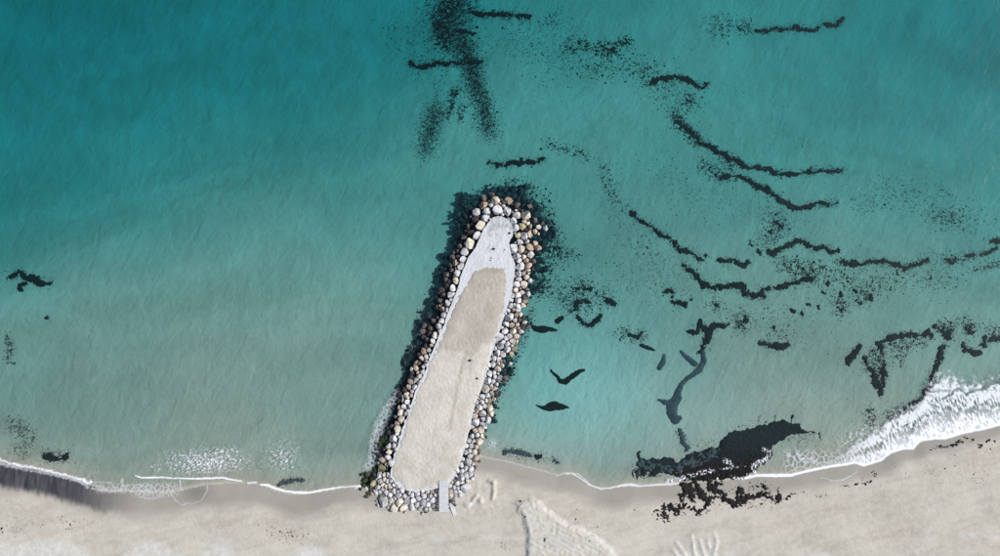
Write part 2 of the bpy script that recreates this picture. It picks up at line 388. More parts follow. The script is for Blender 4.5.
# ------------------------------------------------------------------ mats of weed and sand as real mounds
def blob(name, shapes, hgt, mat, res=0.1, amp=0.5, nsc=2.0, zf=None, rise=0.8, parent=None, warp=0.35, seed=0, polys=(), octv=4, fat=0.0, grow=0.0):
    """strokes [(px,py,halfwidth px)...] grown into one uneven low mound"""
    allp = [p for s in shapes for p in s] + [(p[0], p[1], 2) for q in polys for p in q]
    cx = np.mean([p[0] for p in allp]); cy = np.mean([p[1] for p in allp])
    zc = float(ground(cx, cy)[0]) if zf is None else zf
    def wp(p): X_, Y_ = W2(p[0], p[1], zc); return (float(X_), float(Y_))
    S = [[(*wp(p), (p[2] + fat) * MPP) for p in s] for s in shapes]; Q = [[wp(p) for p in q] for q in polys]
    pts = [p for s in S for p in s] + [p for q in Q for p in q]
    pad = max([p[2] * MPP for p in allp]) + 0.8
    x0 = min(p[0] for p in pts) - pad; x1 = max(p[0] for p in pts) + pad
    y0 = min(p[1] for p in pts) - pad; y1 = max(p[1] for p in pts) + pad
    X = np.arange(x0, x1, res); Y = np.arange(y0, y1, res); xx, yy = np.meshgrid(X, Y)
    wx = xx + warp * fbm(xx / 1.6, yy / 1.6, 3, seed + 50); wy = yy + warp * fbm(xx / 1.6, yy / 1.6, 3, seed + 60)
    f = np.full(xx.shape, -9.0)
    for s in S:
        dd, w = seg_dist(wx, wy, s); f = np.maximum(f, w - dd)
    for q in Q: f = np.maximum(f, poly_sd(wx, wy, q))
    wl = max([p[2] for s in S for p in s] + [0.2])
    f = f + (1.0 * wl * fbm(xx * .55, yy * .55, 2, seed + 33) if S and not Q and amp > 0.5 else 0) + grow
    f = f + amp * MPP * 2 * fbm(xx * nsc, yy * nsc, octv, seed + 1, 0.6)
    f = f.ravel(); x = xx.ravel(); y = yy.ravel(); nx = len(X); ny = len(Y)
    g = f.reshape(ny, nx); gy, gx = np.gradient(g, res)
    g2 = (gx ** 2 + gy ** 2).ravel() + 0.05
    out = f < 0
    mv = np.where(out, -f / g2, 0); mv = np.clip(mv, 0, 2.0)
    sx = np.clip(mv * gx.ravel(), -res * .8, res * .8); sy = np.clip(mv * gy.ravel(), -res * .8, res * .8)
    x = x + sx; y = y + sy
    Fc = grid_faces(nx, ny); keep = (f[Fc] > 0).sum(1) >= 1; Fc = Fc[keep]
    V = np.stack([x, y, f], 1); V, Fc, _ = compact(V, Fc)
    zb = ground_w(V[:, 0], V[:, 1]) if zf is None else np.full(len(V), zf)
    ff = V[:, 2]
    lump = 0.75 + 0.5 * fbm(V[:, 0] * 1.7, V[:, 1] * 1.7, 3, seed + 9)
    V[:, 2] = zb + np.where(ff > 0, 0.03 + hgt * lump * (1 - np.exp(-np.maximum(ff, 0) / (rise * 0.5))), -0.06)
    return link(name, fast_mesh(name, V, Fc, True), M[mat] if isinstance(mat, str) else mat, parent)

G_TR = 'drifts of dead seaweed on the seabed'
WEEDS = [
 ('short thick dark seaweed streak at the top edge above the groyne tip', [[(470,11,.8),(480,13.5,1.5),(492,13.7,1.7),(502,14.8,1.9),(512,15.4,1.6),(520,16.8,1.3),(529,17.5,1.1)],[(455,30,.5),(463,31.5,.8),(474,33,.5)]]),
 ('wavy dark seaweed streak crossing the smudged patch above the groyne tip', [[(410,62.5,1.2),(416,66.5,1.8),(424,67,1.8),(431,63.8,2),(438,62.3,2),(446,64,2),(454,62.4,1.6),(464,62.5,1.3),(472,62.5,1.1),(482,62,.9)]]),
 ('thin zigzag seaweed thread near the upper right corner', [[(756,31.5,1.2),(766,31,.9),(775,29,.8),(783,30,.7),(791,28.5,.9),(796,26.5,1),(802,29,1.1),(807,30,1),(812,30,.7),(816,31,.9),(819.5,27,.6)]]),
 ('small hooked seaweed strip at the right end of the zigzag thread', [[(822,25,.5),(829,25.2,1.3),(837,26.2,1.5),(839,22.5,1.2),(843,18,.6)]]),
 ('arched seaweed strip with an upturned right end, above the long diagonal drift', [[(648,84,1),(653,82.5,2),(659,79,1.5),(667,78,1.5),(675,77,1.6),(684,80,1.4),(692,82,1.3),(698,86.5,1.5),(702,88,1.4),(708,83.5,1)]]),
 ('longest diagonal seaweed drift thinning out to a fine tail on the right', [[(679,121,.9),(685,127,1.5),(691,132,1.3),(696,137,1.4),(702,143,1.6),(710,146,1.6),(717,152,2.2),(723,154.5,1.8),(730,159,1.4),(737,159,1.5),(743,166,1.5),(750,168,1.2),(760,167.6,1.6),(770,171.5,1.5),(778,174,1.5),(788,174.5,1.2),(800,173,1),(815,171.5,.9),(830,171,.8),(845,170.6,.4)]]),
 ('second diagonal seaweed drift, sagging below the longest one', [[(717,175,1.3),(721,178,1.5),(730,176.5,.9),(740,176.5,1.4),(747,179,1.5),(755,185,1.7),(765,189,2),(773,194,1.9),(780,200,1.7),(788,204,1.9),(794,208,1.7),(802,208,1.5),(810,206.5,1.5),(815,203,1.1),(825,204,.9),(832,203.5,.9),(839,203,.6)]]),
 ('seaweed strip with a curled right end just above the groyne tip', [[(489,163,.6),(498,165,1.1),(507,164,2.2),(515,162,2.5),(524,161.8,2.2),(532,162,1.6),(538,160,1.1),(544,157.5,.6)]]),
 ('ragged seaweed drift stepping down from upper left in mid water right of the groyne tip', [[(630,213,1.2),(634,214.5,1.5),(637,219,.8),(643,221,1.1),(648,226,1.3),(655,230,1.5),(661,235,1.8),(667,236,1.8),(671,238,1.2),(675,245,1.6),(681,250,1.9),(688,252,1.6),(693,254,1.3),(698,257.5,1.3),(702,260.5,1)],[(705.5,255.5,1.1)]]),
 ('thick long seaweed drift with a heavy lump in its middle and a rising right branch', [[(683,263,1.2),(688,269,1.6),(695,274,1.6),(700,280,1.8),(705,285,2.4),(712,288,2.7),(718,286,2.1),(728,285,2.2),(736,286,2.1),(742,286,2.7),(745,293,3),(752,295,2.5),(760,295,2.4),(765,296,1.3)],[(760,291,1.4),(768,289,1.6),(780,287,1.6),(786,286,1.7),(795,282,1.2),(805,280,1.4),(812,278.5,1.5)]]),
 ('short kinked seaweed strip between the stepped drift and the peaked drift', [[(719,260,.5),(728,260.5,1.2),(735,260.5,1.1),(740,265,1.5),(744,266,1.4),(748,262,.9)]]),
 ('peaked seaweed drift rising to a crest then dropping right', [[(768,252,1.8),(773,254,1.8),(778,250,1.7),(787,246,1.9),(793,243,1.5),(797,240,1.2),(803,240.5,1.5),(810,246,1.3),(816,248.5,1.7),(824,247,1.3),(828,249,.8),(832,252,.9),(839,251,.9)]]),
 ('long level seaweed drift with fuzzy left half, right of the peaked drift', [[(836,261,1),(846,263,1.7),(855,264,2.1),(862,264,1.5),(870,262,1.2),(883,261,1.2),(893,264,1.6),(900,266,1.5),(906,268.5,1.6),(913,265,1),(920,263.5,1.1),(928,259.5,1)]]),
 ('slanting seaweed dash near the right edge, rising to the right', [[(981,254.5,1),(985,253.5,1.2),(990,250.5,1),(997,248.5,.9)]]),
 ('uppermost seaweed dash touching the right edge', [[(991,241,.8),(1004,240,1.5)]]),
 ('left of two tiny seaweed dashes past the right end of the long level drift', [[(947,259.5,.7),(953,262,1.3),(956,259,.9)]]),
 ('right of two tiny seaweed dashes past the right end of the long level drift', [[(966,256,.9),(975,255.5,1)]]),
 ('small slanted seaweed shred under the sagging drift', [[(773,220.5,.7),(777,223.5,1.3),(782,226.5,1)],[(771,231.5,1.3)]]),
 ('three-pronged ragged seaweed patch with a long right arm, left of the small lone strip', [[(687,331.5,1.4),(693,334,2),(697,331,2),(700,324,2.5),(704,328,2.9),(708,333,3.6),(707.5,341,2.8),(704,347,2),(701,351,1.4)],[(710,327.5,1.8),(718,325.5,1.3),(724,326.5,1.7),(729,324,1.5)]]),
 ('lone dark strip with a heavy right end on pale seabed', [[(759,343.5,1.1),(766,343,1.5),(772,346,1.5),(780,347,2.5),(787,345,2.2)]]),
 ('two small seaweed lumps right of the three-pronged patch', [[(739,327,1.4),(740,323,.9)],[(744,321,1.6),(746,317,1)]]),
 ('short lumpy strip above the three-pronged patch', [[(673,303,1.5),(680,302.5,1.3),(686,305,1.9)],[(691,300,.8)]]),
 ('tiny seaweed dash above the short lumpy strip', [[(665,291.5,.7),(670,290,1.3),(673,292,.9)]]),
 ('lens shaped dark patch touching the right side of the groyne', [[(531,325.5,1.2),(536,328.5,2.8),(542,329.5,3.6),(549,329,2.4),(556,329.8,1.1)]]),
 ('bean shaped dark lump just above the lens shaped patch', [[(558,321,2.9),(562.5,317.5,1.6)]]),
 ('half ring of seaweed open at the top, right of the groyne middle', [[(579,318,1),(582,322,1.3),(587,325,1.5),(592,325,1.3),(597,321.5,1.5),(601,314,1)],[(569,313,.7),(575,310,1.2),(578,303,1.4),(580,300,.9)]]),
 ('upper left small seaweed lump above the half ring', [[(574,289,.8),(578,288,1.8)]]),
 ('upper right thin seaweed lump above the half ring', [[(585,288,.5),(591,289,1.2)]]),
 ('small seaweed lump just inside the top of the half ring', [[(584,301,1.2),(589,302.5,1.6)]]),
 ('small dark lump right of the half ring', [[(607,301,1.1),(610,301.5,1.2),(615,304,1.2)]]),
 ('drifting strip with a thin smooth tail, between groyne pocket and three-pronged patch', [[(630,335.5,1),(634,336,1.5),(638,338,1.5),(641,333,1.1)],[(641,345,1.3),(647,347.5,1.9),(654,350,.9)]]),
 ('V shaped dark patch in the clear pool right of the groyne', [[(551,370.5,.8),(556,375.5,1.4),(560.5,381,1.8),(565,382,2.4),(571,377,2.6),(577,372.8,2.1),(584,369.5,1.1)]]),
 ('leaf shaped dark patch with pointed ends below the V shaped one', [[(537,405.5,.5),(543,408,1.9),(549,407.3,3.9),(555,405.5,4.5),(561,406.5,3),(568,407.5,.6)]]),
 ('smooth oval blue grey patch right of the clear pool', [[(664.5,355,1),(663,362,2.4),(659,368,2.2)]]),
 ('winding seaweed patch like a river widening to a boot shaped foot', [[(681,352,1.4),(688,358,2.2),(695,364,2.8)],[(703,351,1.6),(704,361,2.6),(700,369,3),(693,375,2.2),(687,378.5,1.9),(681,385,2.2),(678,392,3.2),(677,398,4.2),(672,405,5.8),(671.5,412,5),(675,420,3.9),(679,418,2.4)],[(658.5,399.5,.8),(665,402,2.4)]]),
 ('blurred dark smear between the river shaped patch and the big dark bank', [[(679,431,2),(683,440,2.6),(688,448,2)]]),
 ('slanted bar of seaweed left of the broken triangle', [[(860,346,1),(855,352,2.2),(850,358,2.3),(847,363.5,1.8)]]),
 ('broken triangle of seaweed narrowing down to a point', [[(880.5,343,2.3),(888,338.5,2),(896,336.5,1.9),(905,334.8,2.1),(915,335,1.9),(922,336,1.7),(928,331.5,1.8),(932,336.5,1.3)],[(881,345,2.1),(883,356,1.2),(884,366,1.4),(883.5,376,1.8),(882,386,2.2),(880.6,392,1.4),(880.5,396,.5)],[(864.5,359,1.4),(867,366,1.8),(872,372,2.8),(876,381,3),(880,388,2.2)]]),
 ('branched seaweed drift running down into the breaking surf on the right', [[(936.5,326,.9),(943,333,1.3),(948,338,3),(950.5,330,1.4),(953,324,.9)],[(947,344,1.4),(941,350,1.5),(940,357,2.4),(937,364,2.3),(934,370,1.6),(931,378,1),(930,384,1.5),(925,391,1.6),(922,397,1),(911,406,1.6),(903,409,1.8),(898,413,1.1),(891,418,1.5)]]),
 ('bowl shaped seaweed lump above the surf, right of the branched drift', [[(962.5,345,1.3),(966,350,2),(973,352,2.4),(979,353,2.2)]]),
 ('dark drop shaped seaweed lump near the right edge above the surf', [[(984,345,2.2),(985,337,1.3)]]),
 ('dark seaweed bar cut by the right edge above the surf', [[(991,339.5,1.7),(1003,339,2.4)]]),
 ('fuzzy seaweed shred above the bowl shaped lump', [[(967,329,.8),(971,332,1.7)]]),
 ('dark ragged seaweed clump alone at the left edge of the photo', [[(8.5,276.5,1.8),(15,274,2.2),(20,272,1.8),(24,277,2.4),(32,279,2.8),(41,283,2.4),(48.5,283,1.9),(51,281.5,1)],[(27,283,1),(20,286,1.3),(21.5,290,1.6)]]),
 ('tiny dark fleck of seaweed below the clump at the left edge', [[(46,317.5,.8),(48.5,319,.7)]]),
 ('dull seaweed clump beside the foam line at the lower left', [[(44,457,1.5),(50,456,2.2),(57,459,2.4),(65,457,1.8)]]),
 ('grey seaweed smear just off the wave edge left of the groyne', [[(280,484,1),(286,481.5,1.4),(293,480.5,1.6),(303,479.5,.8)]]),
 ('round dark tuft close to the sand right of the groyne', [[(538,456.7,2.0),(539,456.5,2)]]),
 ('faint small tuft right of the round one near the sand', [[(556,460.5,1.2),(558,462,.8)]]),
 ('faint dark band along the sand beside the groyne root', [[(505,452,.8),(514,451,1.6),(524,453,1.8),(530,457,1.2)]]),
]
SMOOTHW = ('smooth', 'leaf', 'V shaped', 'lens', 'winding', 'bean')
for i, (lab, sh) in enumerate(WEEDS):
    sm = any(k in lab for k in SMOOTHW)
    old = any(k in lab for k in ('winding', 'oval', 'blurred', 'faint', 'smear'))
    o = blob('seaweed_drift', sh, 0.28, 'silted' if old else 'weed', res=0.09, amp=0.35 if sm else 1.6, nsc=1.6 if sm else 2.2, seed=100 + i * 7, warp=0.2 if sm else 0.55, fat=0.4 if sm else 0.8)
    tag(o, lab, 'seaweed', G_TR)
# small countable lumps in the scattered field
LUMPS = [(752,245,1.5,'above the left end of the peaked drift'),(760,252.5,2.0,'touching the left end of the peaked drift'),(828,283,1.9,'below the long level drift, left of the other lumps'),
 (805,279.5,2.2,'at the tip of the rising branch'),(897,273,1.4,'right under the long level drift'),(802,313,1.9,'lower left of the field of lumps'),(808.5,304.5,1.9,'between two other lumps in the left of the field'),
 (819,307,1.6,'alone in the middle of the field of lumps'),(823,293,1.6,'in the upper left of the field of lumps'),(841,294,2.4,'wide one at the top of the field of lumps'),(855,291,1.9,'beside the wide top lump'),
 (859,303,2.0,'round one below the top row of lumps'),(871.5,297,2.5,'rightmost heavy one of the field'),(842,310,1.6,'speckled one at the bottom of the field'),(792.7,310.5,1.7,'leftmost of the field of lumps'),(716,305,1.7,'fuzzy one under the thick long drift'),(931,278,1.0,'tiny one right of the field of lumps')]
for i, (x, y, r, lab) in enumerate(LUMPS):
    a = random.uniform(0, 3.1); dx = math.cos(a) * r * 0.6; dy = math.sin(a) * r * 0.6
    o = blob('seaweed_lump', [[(x - dx, y - dy, r * .62), (x + dx, y + dy, r * .8)]], 0.3, 'weed', res=0.09, amp=1.2, nsc=2.6, seed=500 + i * 5, warp=0.4, fat=0.4)
    tag(o, 'small dark seaweed lump, ' + lab, 'seaweed', 'small seaweed lumps on the seabed')
# the big bank against the beach
bank = blob('seaweed_bank', [[(774,424,1.2),(776,416,.5)],[(792,424,1.2),(794,416,.6)],[(800,431,1.5),(815,433,.7)],[(820,430,.5),(820.5,438,1)],[(637,478,1),(639,452,1.2)],[(633,476,.8),(635,470,1)]], 0.35, 'weed', res=0.14, amp=1.0, nsc=1.2, seed=900, warp=0.7,
 polys=[[(638,474),(640,462),(643,455),(647,460),(655,456),(660,459),(666,457),(678,462),(688,454),(704,449),(716,447),(722,440),(730,433),(745,429),(760,425),(775,421),(790,421),(800,425),(806,432),(800,434),(790,436),(780,441),(772,446),(773,453),(768,459),(758,466),(752,473),(745,476),(725,479),(700,480),(684,480),(675,476),(660,472),(655,476),(648,472),(643,476)]])
blob('silted_fringe', [[(642,466,4),(650,466,4.5),(662,467,5),(676,468,6),(690,463,6.5),(704,457,6),(718,452,4)],[(640,472,1),(641,456,.8)]], 0.40, 'silted', res=0.14, amp=2.5, nsc=.9, seed=905, warp=0.9, parent=bank)
tag(bank, 'large dark bank of dead seaweed in shallow water against the beach', 'seaweed')
# wrack washed up on the sand
WR = [('heavy brown seaweed wrack washed up on sand below the dark bank', [[(671,505,2),(675,510,2.4),(679,508,2),(683,503,2),(681,498,2),(685,493,2.4),(684,486,3.3),(691,487,3.4),(691,495,2.2),(693,500,2.8)],[(697,484,2),(700,491,2.4),(703,496,2.3),(706,499,2)],[(709,480,3),(712,487,3.4),(716,491,3),(722,494,3.2),(728,500,3.7),(735,502,3.6),(742,500,3.6),(750,497,2.8),(758,495,2.4),(765,494,2),(772,498,1.4),(776,500,1),(785,499,.8),(790,496,.8),(797,492,1)],[(739,492,1.6),(740,489,1)],[(764,488,1.2),(766,492,1)],[(777.5,491,1),(779,497,1.2)],[(688,507,.9),(697,512,1.1),(704,508,1.5),(708,503,1.4),(712,497,1.6)],[(716,485,1.6),(722,484,1)]], .4),
      ('thin finger strips of seaweed left of the heavy brown wrack', [[(656,512,1.2),(659,518,.8)],[(661,512,.8),(664,520,.7)],[(663.5,507,1.2),(666,514,1.5),(668,521,.7)]], .25)]
for i, (lab, sh, h) in enumerate(WR):
    o = blob('beached_seaweed', sh, h, 'wrack', res=0.09, amp=2.6, nsc=2.0, seed=930 + i * 9, warp=0.7, fat=0.55)
    tag(o, lab, 'seaweed', 'seaweed washed up on the sand')

# ------------------------------------------------------------------ uncountable scraps
def scraps(name, fields, mat, label, zoff=0.05, clump=0.0):
    V = []; F = []; nv = 0
    P_ = []
    for pts, wid, n, size in fields:
        pts = [tuple(map(float, p)) for p in pts]
        L = [0.0]
        for a, b in zip(pts, pts[1:]): L.append(L[-1] + math.hypot(b[0] - a[0], b[1] - a[1]))
        k = int(n * 2.2)
        u = RNG.uniform(0, L[-1] if len(pts) > 1 else 1, k)
        if len(pts) > 1: x = np.interp(u, L, [p[0] for p in pts]); y = np.interp(u, L, [p[1] for p in pts])
        else: x = np.full(k, pts[0][0]); y = np.full(k, pts[0][1])
        x = x + RNG.normal(0, wid, k); y = y + RNG.normal(0, wid, k)
        sm_ = 0.9 if n > 3000 else 0.34
        nz = fbm(x / 4.5, y / 3.2, 4, 66, 0.6); keep = np.argsort(-(nz + RNG.uniform(-sm_, sm_, k)))[:n]
        sz = size * RNG.lognormal(0, 0.5, k)
        P_.append(np.stack([x[keep], y[keep], sz[keep]], 1))
    P_ = np.concatenate(P_)
    P_ = P_[(P_[:, 0] > -60) & (P_[:, 0] < 1060)]
    z = ground(P_[:, 0], P_[:, 1])
    if not name.startswith('beach'): m = z < -0.08; P_ = P_[m]; z = z[m]
    X, Y = W2(P_[:, 0], P_[:, 1], z); r = P_[:, 2] * MPP * 1.15; N = len(X); k = 5
    a = RNG.uniform(0, 6.28, N)[:, None] + np.arange(k)[None] * 6.2832 / k; rr = r[:, None] * RNG.uniform(0.55, 1.3, (N, k))
    el = RNG.uniform(0.4, 1, N)[:, None]; ori = RNG.uniform(0, 3.14, N)[:, None]
    ex = np.cos(a) * rr; ey = np.sin(a) * rr * el
    vx = X[:, None] + ex * np.cos(ori) - ey * np.sin(ori); vy = Y[:, None] + ex * np.sin(ori) + ey * np.cos(ori)
    V = np.zeros((N, k + 1, 3)); V[:, :k, 0] = vx; V[:, :k, 1] = vy; V[:, :k, 2] = (z + 0.005)[:, None]
    V[:, k, 0] = X; V[:, k, 1] = Y; V[:, k, 2] = z + zoff + r * 0.4
    V = V.reshape(-1, 3); b0 = (np.arange(N) * (k + 1))[:, None]; jj = np.arange(k)[None]
    F = np.stack([b0 + jj, b0 + (jj + 1) % k, b0 + k + 0 * jj], -1).reshape(-1, 3)
    o = link(name, fast_mesh(name, np.array(V), np.array(F)), M[mat]); tag(o, label, kind='stuff'); return o
FI = [
 ([(455,-4),(443,18),(450,36),(462,46)],12,1500,.62),([(450,0),(440,30),(448,44)],5,500,.7),([(470,-2),(455,12)],8,260,.55),([(462,42),(470,62),(476,85),(481,100),(486,116),(490,136)],6.0,1600,.6),([(456,88),(452,104),(447,118)],3,220,.55),([(462,106),(461,124)],2,60,.6),
 ([(437,104),(431,128),(425,154)],6.2,950,.5),([(400,20),(420,60),(440,90)],12,260,.45),([(596,50),(606,51),(612,46),(618,52)],4,190,.75),([(582,44),(588,46)],3,60,.75),([(622,41),(630,43)],3,70,.75),([(565,46),(580,52)],3,40,.7),([(545,18),(560,19)],5,70,.55),
 ([(560,30),(575,45),(560,65)],9,180,.45),([(580,70),(610,65),(640,68),(660,74)],7,330,.6),([(500,25),(530,50),(560,70)],16,420,.4),([(640,75),(680,100),(690,112)],9,330,.55),([(688,98),(692,102)],3,60,.65),
 ([(674,112),(679,122),(686,129),(700,144)],3.2,330,.75),([(545,142),(552,146),(575,150),(590,160)],3.5,170,.6),([(600,163),(606,180),(610,195),(622,205)],3,120,.6),([(606,170),(622,215),(640,245),(655,265)],9,260,.45),
 ([(700,165),(716,172),(730,176)],5,260,.6),([(722,158),(735,168)],4,110,.65),([(645,170),(690,190),(740,205)],14,260,.4),([(770,215),(785,228),(768,238),(757,248)],6,260,.65),([(760,205),(800,220)],10,120,.45),
 ([(780,262),(800,272),(815,268),(808,280)],6,420,.7),([(820,270),(845,282),(875,286),(900,276)],8,420,.65),([(838,300),(842,312)],5,160,.65),([(868,290),(860,300)],6,130,.65),([(905,272),(935,282),(960,275)],9,180,.55),
 ([(880,190),(915,197),(950,215),(985,225)],12,520,.45),([(850,200),(880,205)],8,150,.45),([(930,215),(965,222)],6,170,.55),([(935,256),(950,260),(972,256)],4,110,.6),([(980,266),(1000,264)],3,60,.7),([(970,270),(985,268)],3,40,.6),
 ([(640,262),(690,290),(730,300)],15,300,.45),([(712,300),(718,308)],4,60,.65),([(732,315),(745,322),(738,330)],5,170,.65),([(745,310),(780,325),(800,320)],12,220,.5),([(770,335),(790,338)],6,90,.55),
 ([(556,285),(566,300),(575,306),(590,296)],8,520,.6),([(580,282),(590,292)],4,100,.6),([(548,240),(556,250),(562,262)],5,200,.55),([(560,248),(575,256)],4,80,.6),([(536,270),(545,285),(540,295)],4,180,.7),([(600,295),(612,304)],5,110,.6),
 ([(600,270),(640,285),(665,275)],14,260,.42),([(618,332),(632,336),(645,336)],4,170,.65),([(740,25),(750,28)],4,80,.6),([(712,24),(732,27)],7,160,.5),([(718,36)],5,30,.5),
 ([(885,346),(905,345),(925,342)],4,220,.6),([(872,350),(878,362),(880,372)],4,220,.6),([(890,355),(905,352),(898,365)],4,110,.55),([(943,322),(950,335)],4,140,.65),([(960,318),(972,328),(968,335)],4,170,.6),([(985,330),(1000,332)],4,110,.6),
 ([(5,428),(20,425),(32,440),(26,452),(12,448)],5,420,.55),([(40,455),(70,456)],4,160,.6),([(7,336),(10,350),(9,362)],2.6,130,.6),([(14,363)],1.0,8,.8),([(868,408),(872,416),(868,424)],3.5,130,.6),([(885,414),(900,408)],3,60,.6),([(780,441),(800,438),(825,434)],4,70,.5),
 ([(700,446),(720,441),(770,417)],4,110,.5),([(560,330),(640,250),(700,240)],40,260,.35),([(700,330),(900,300)],45,500,.35),([(540,60),(700,100),(820,190)],40,500,.35),([(500,448),(530,455),(558,461)],3,140,.5),([(630,470),(660,476)],3,80,.6),
]
for lab, sh in WEEDS:
    if any(k in lab for k in SMOOTHW): continue
    for st in sh:
        L_ = sum(math.hypot(b[0] - a[0], b[1] - a[1]) for a, b in zip(st, st[1:]))
        wm = max(p[2] for p in st); FI.append(([p[:2] for p in st], 0.8 * wm + 0.5, int(12 + L_ * 3.2), 0.42))
        FI.append(([(p[0], p[1]) for p in st], 3.6, int(8 + L_ * 4.5), 0.27))
FI.append(([(640,474),(690,470),(750,440),(800,427)],4,160,.5))
FI = [(p, w, int(n * (5.5 if n >= 900 else 3.2)), z_ * (0.36 if n >= 900 else 0.5)) for p, w, n, z_ in FI]
FI.append(([(488,188),(470,196),(460,212),(457,230),(452,252),(438,274),(430,296),(418,318),(412,344),(402,362)], 2.2, 800, .36))
FI.append(([(500,186),(525,186),(540,200),(548,216),(558,236),(550,256),(546,272),(536,290)], 4.5, 1900, .36))
FI.append(([(532,310),(520,345),(508,375),(498,400)], 2.5, 500, .45))
scraps('scattered_seaweed', FI, 'bits', 'speckled scraps of dead seaweed scattered over the seabed')
FB = [([(929,452),(937,447)],.9,16,.55),([(938,447),(946,447),(954,445)],1.0,34,.62),([(956,443.5),(962,441)],.9,18,.85),([(964,437),(967,438)],.8,9,.8),([(969,438),(975,443),(979,446)],1.4,16,.5),([(978,447),(983,445)],.9,10,.7),([(986,440),(990,439)],.9,9,.7),([(996,441)],1.0,3,.6),
 ([(855,485),(858,483)],.7,10,.7),([(861,479),(862,484),(870,482),(874,478),(875,474),(871,471)],.8,34,.45),([(840,486),(853,486)],.6,14,.35),([(802,491),(810,497),(820,497),(828,494)],.7,28,.32),([(663,505),(690,512),(710,510)],3,70,.35),([(730,490),(760,484),(770,490)],3.5,60,.4),
 ([(700,508),(790,502)],2.5,50,.35),([(745,505),(780,503)],2,30,.35),([(634,510)],.6,3,.5),([(60,520),(75,525),(66,538)],4,40,.3),([(40,524),(80,520)],3,25,.28),([(262,524),(275,530),(300,538)],4,60,.35),([(285,538),(320,532)],5,50,.3),([(520,500),(524,520),(526,545)],1.2,50,.4),([(905,480),(980,470)],12,60,.3),([(560,515),(600,535)],6,40,.3),([(0,520),(30,530)],6,30,.3),([(975,480),(985,475)],4,30,.35),([(500,545),(507,549)],2,14,.4),([(545,540)],1.5,6,.5)]
scraps('beach_debris', FB, 'bits', 'dark scraps of weed and grit strewn over the beach sand', 0.03)

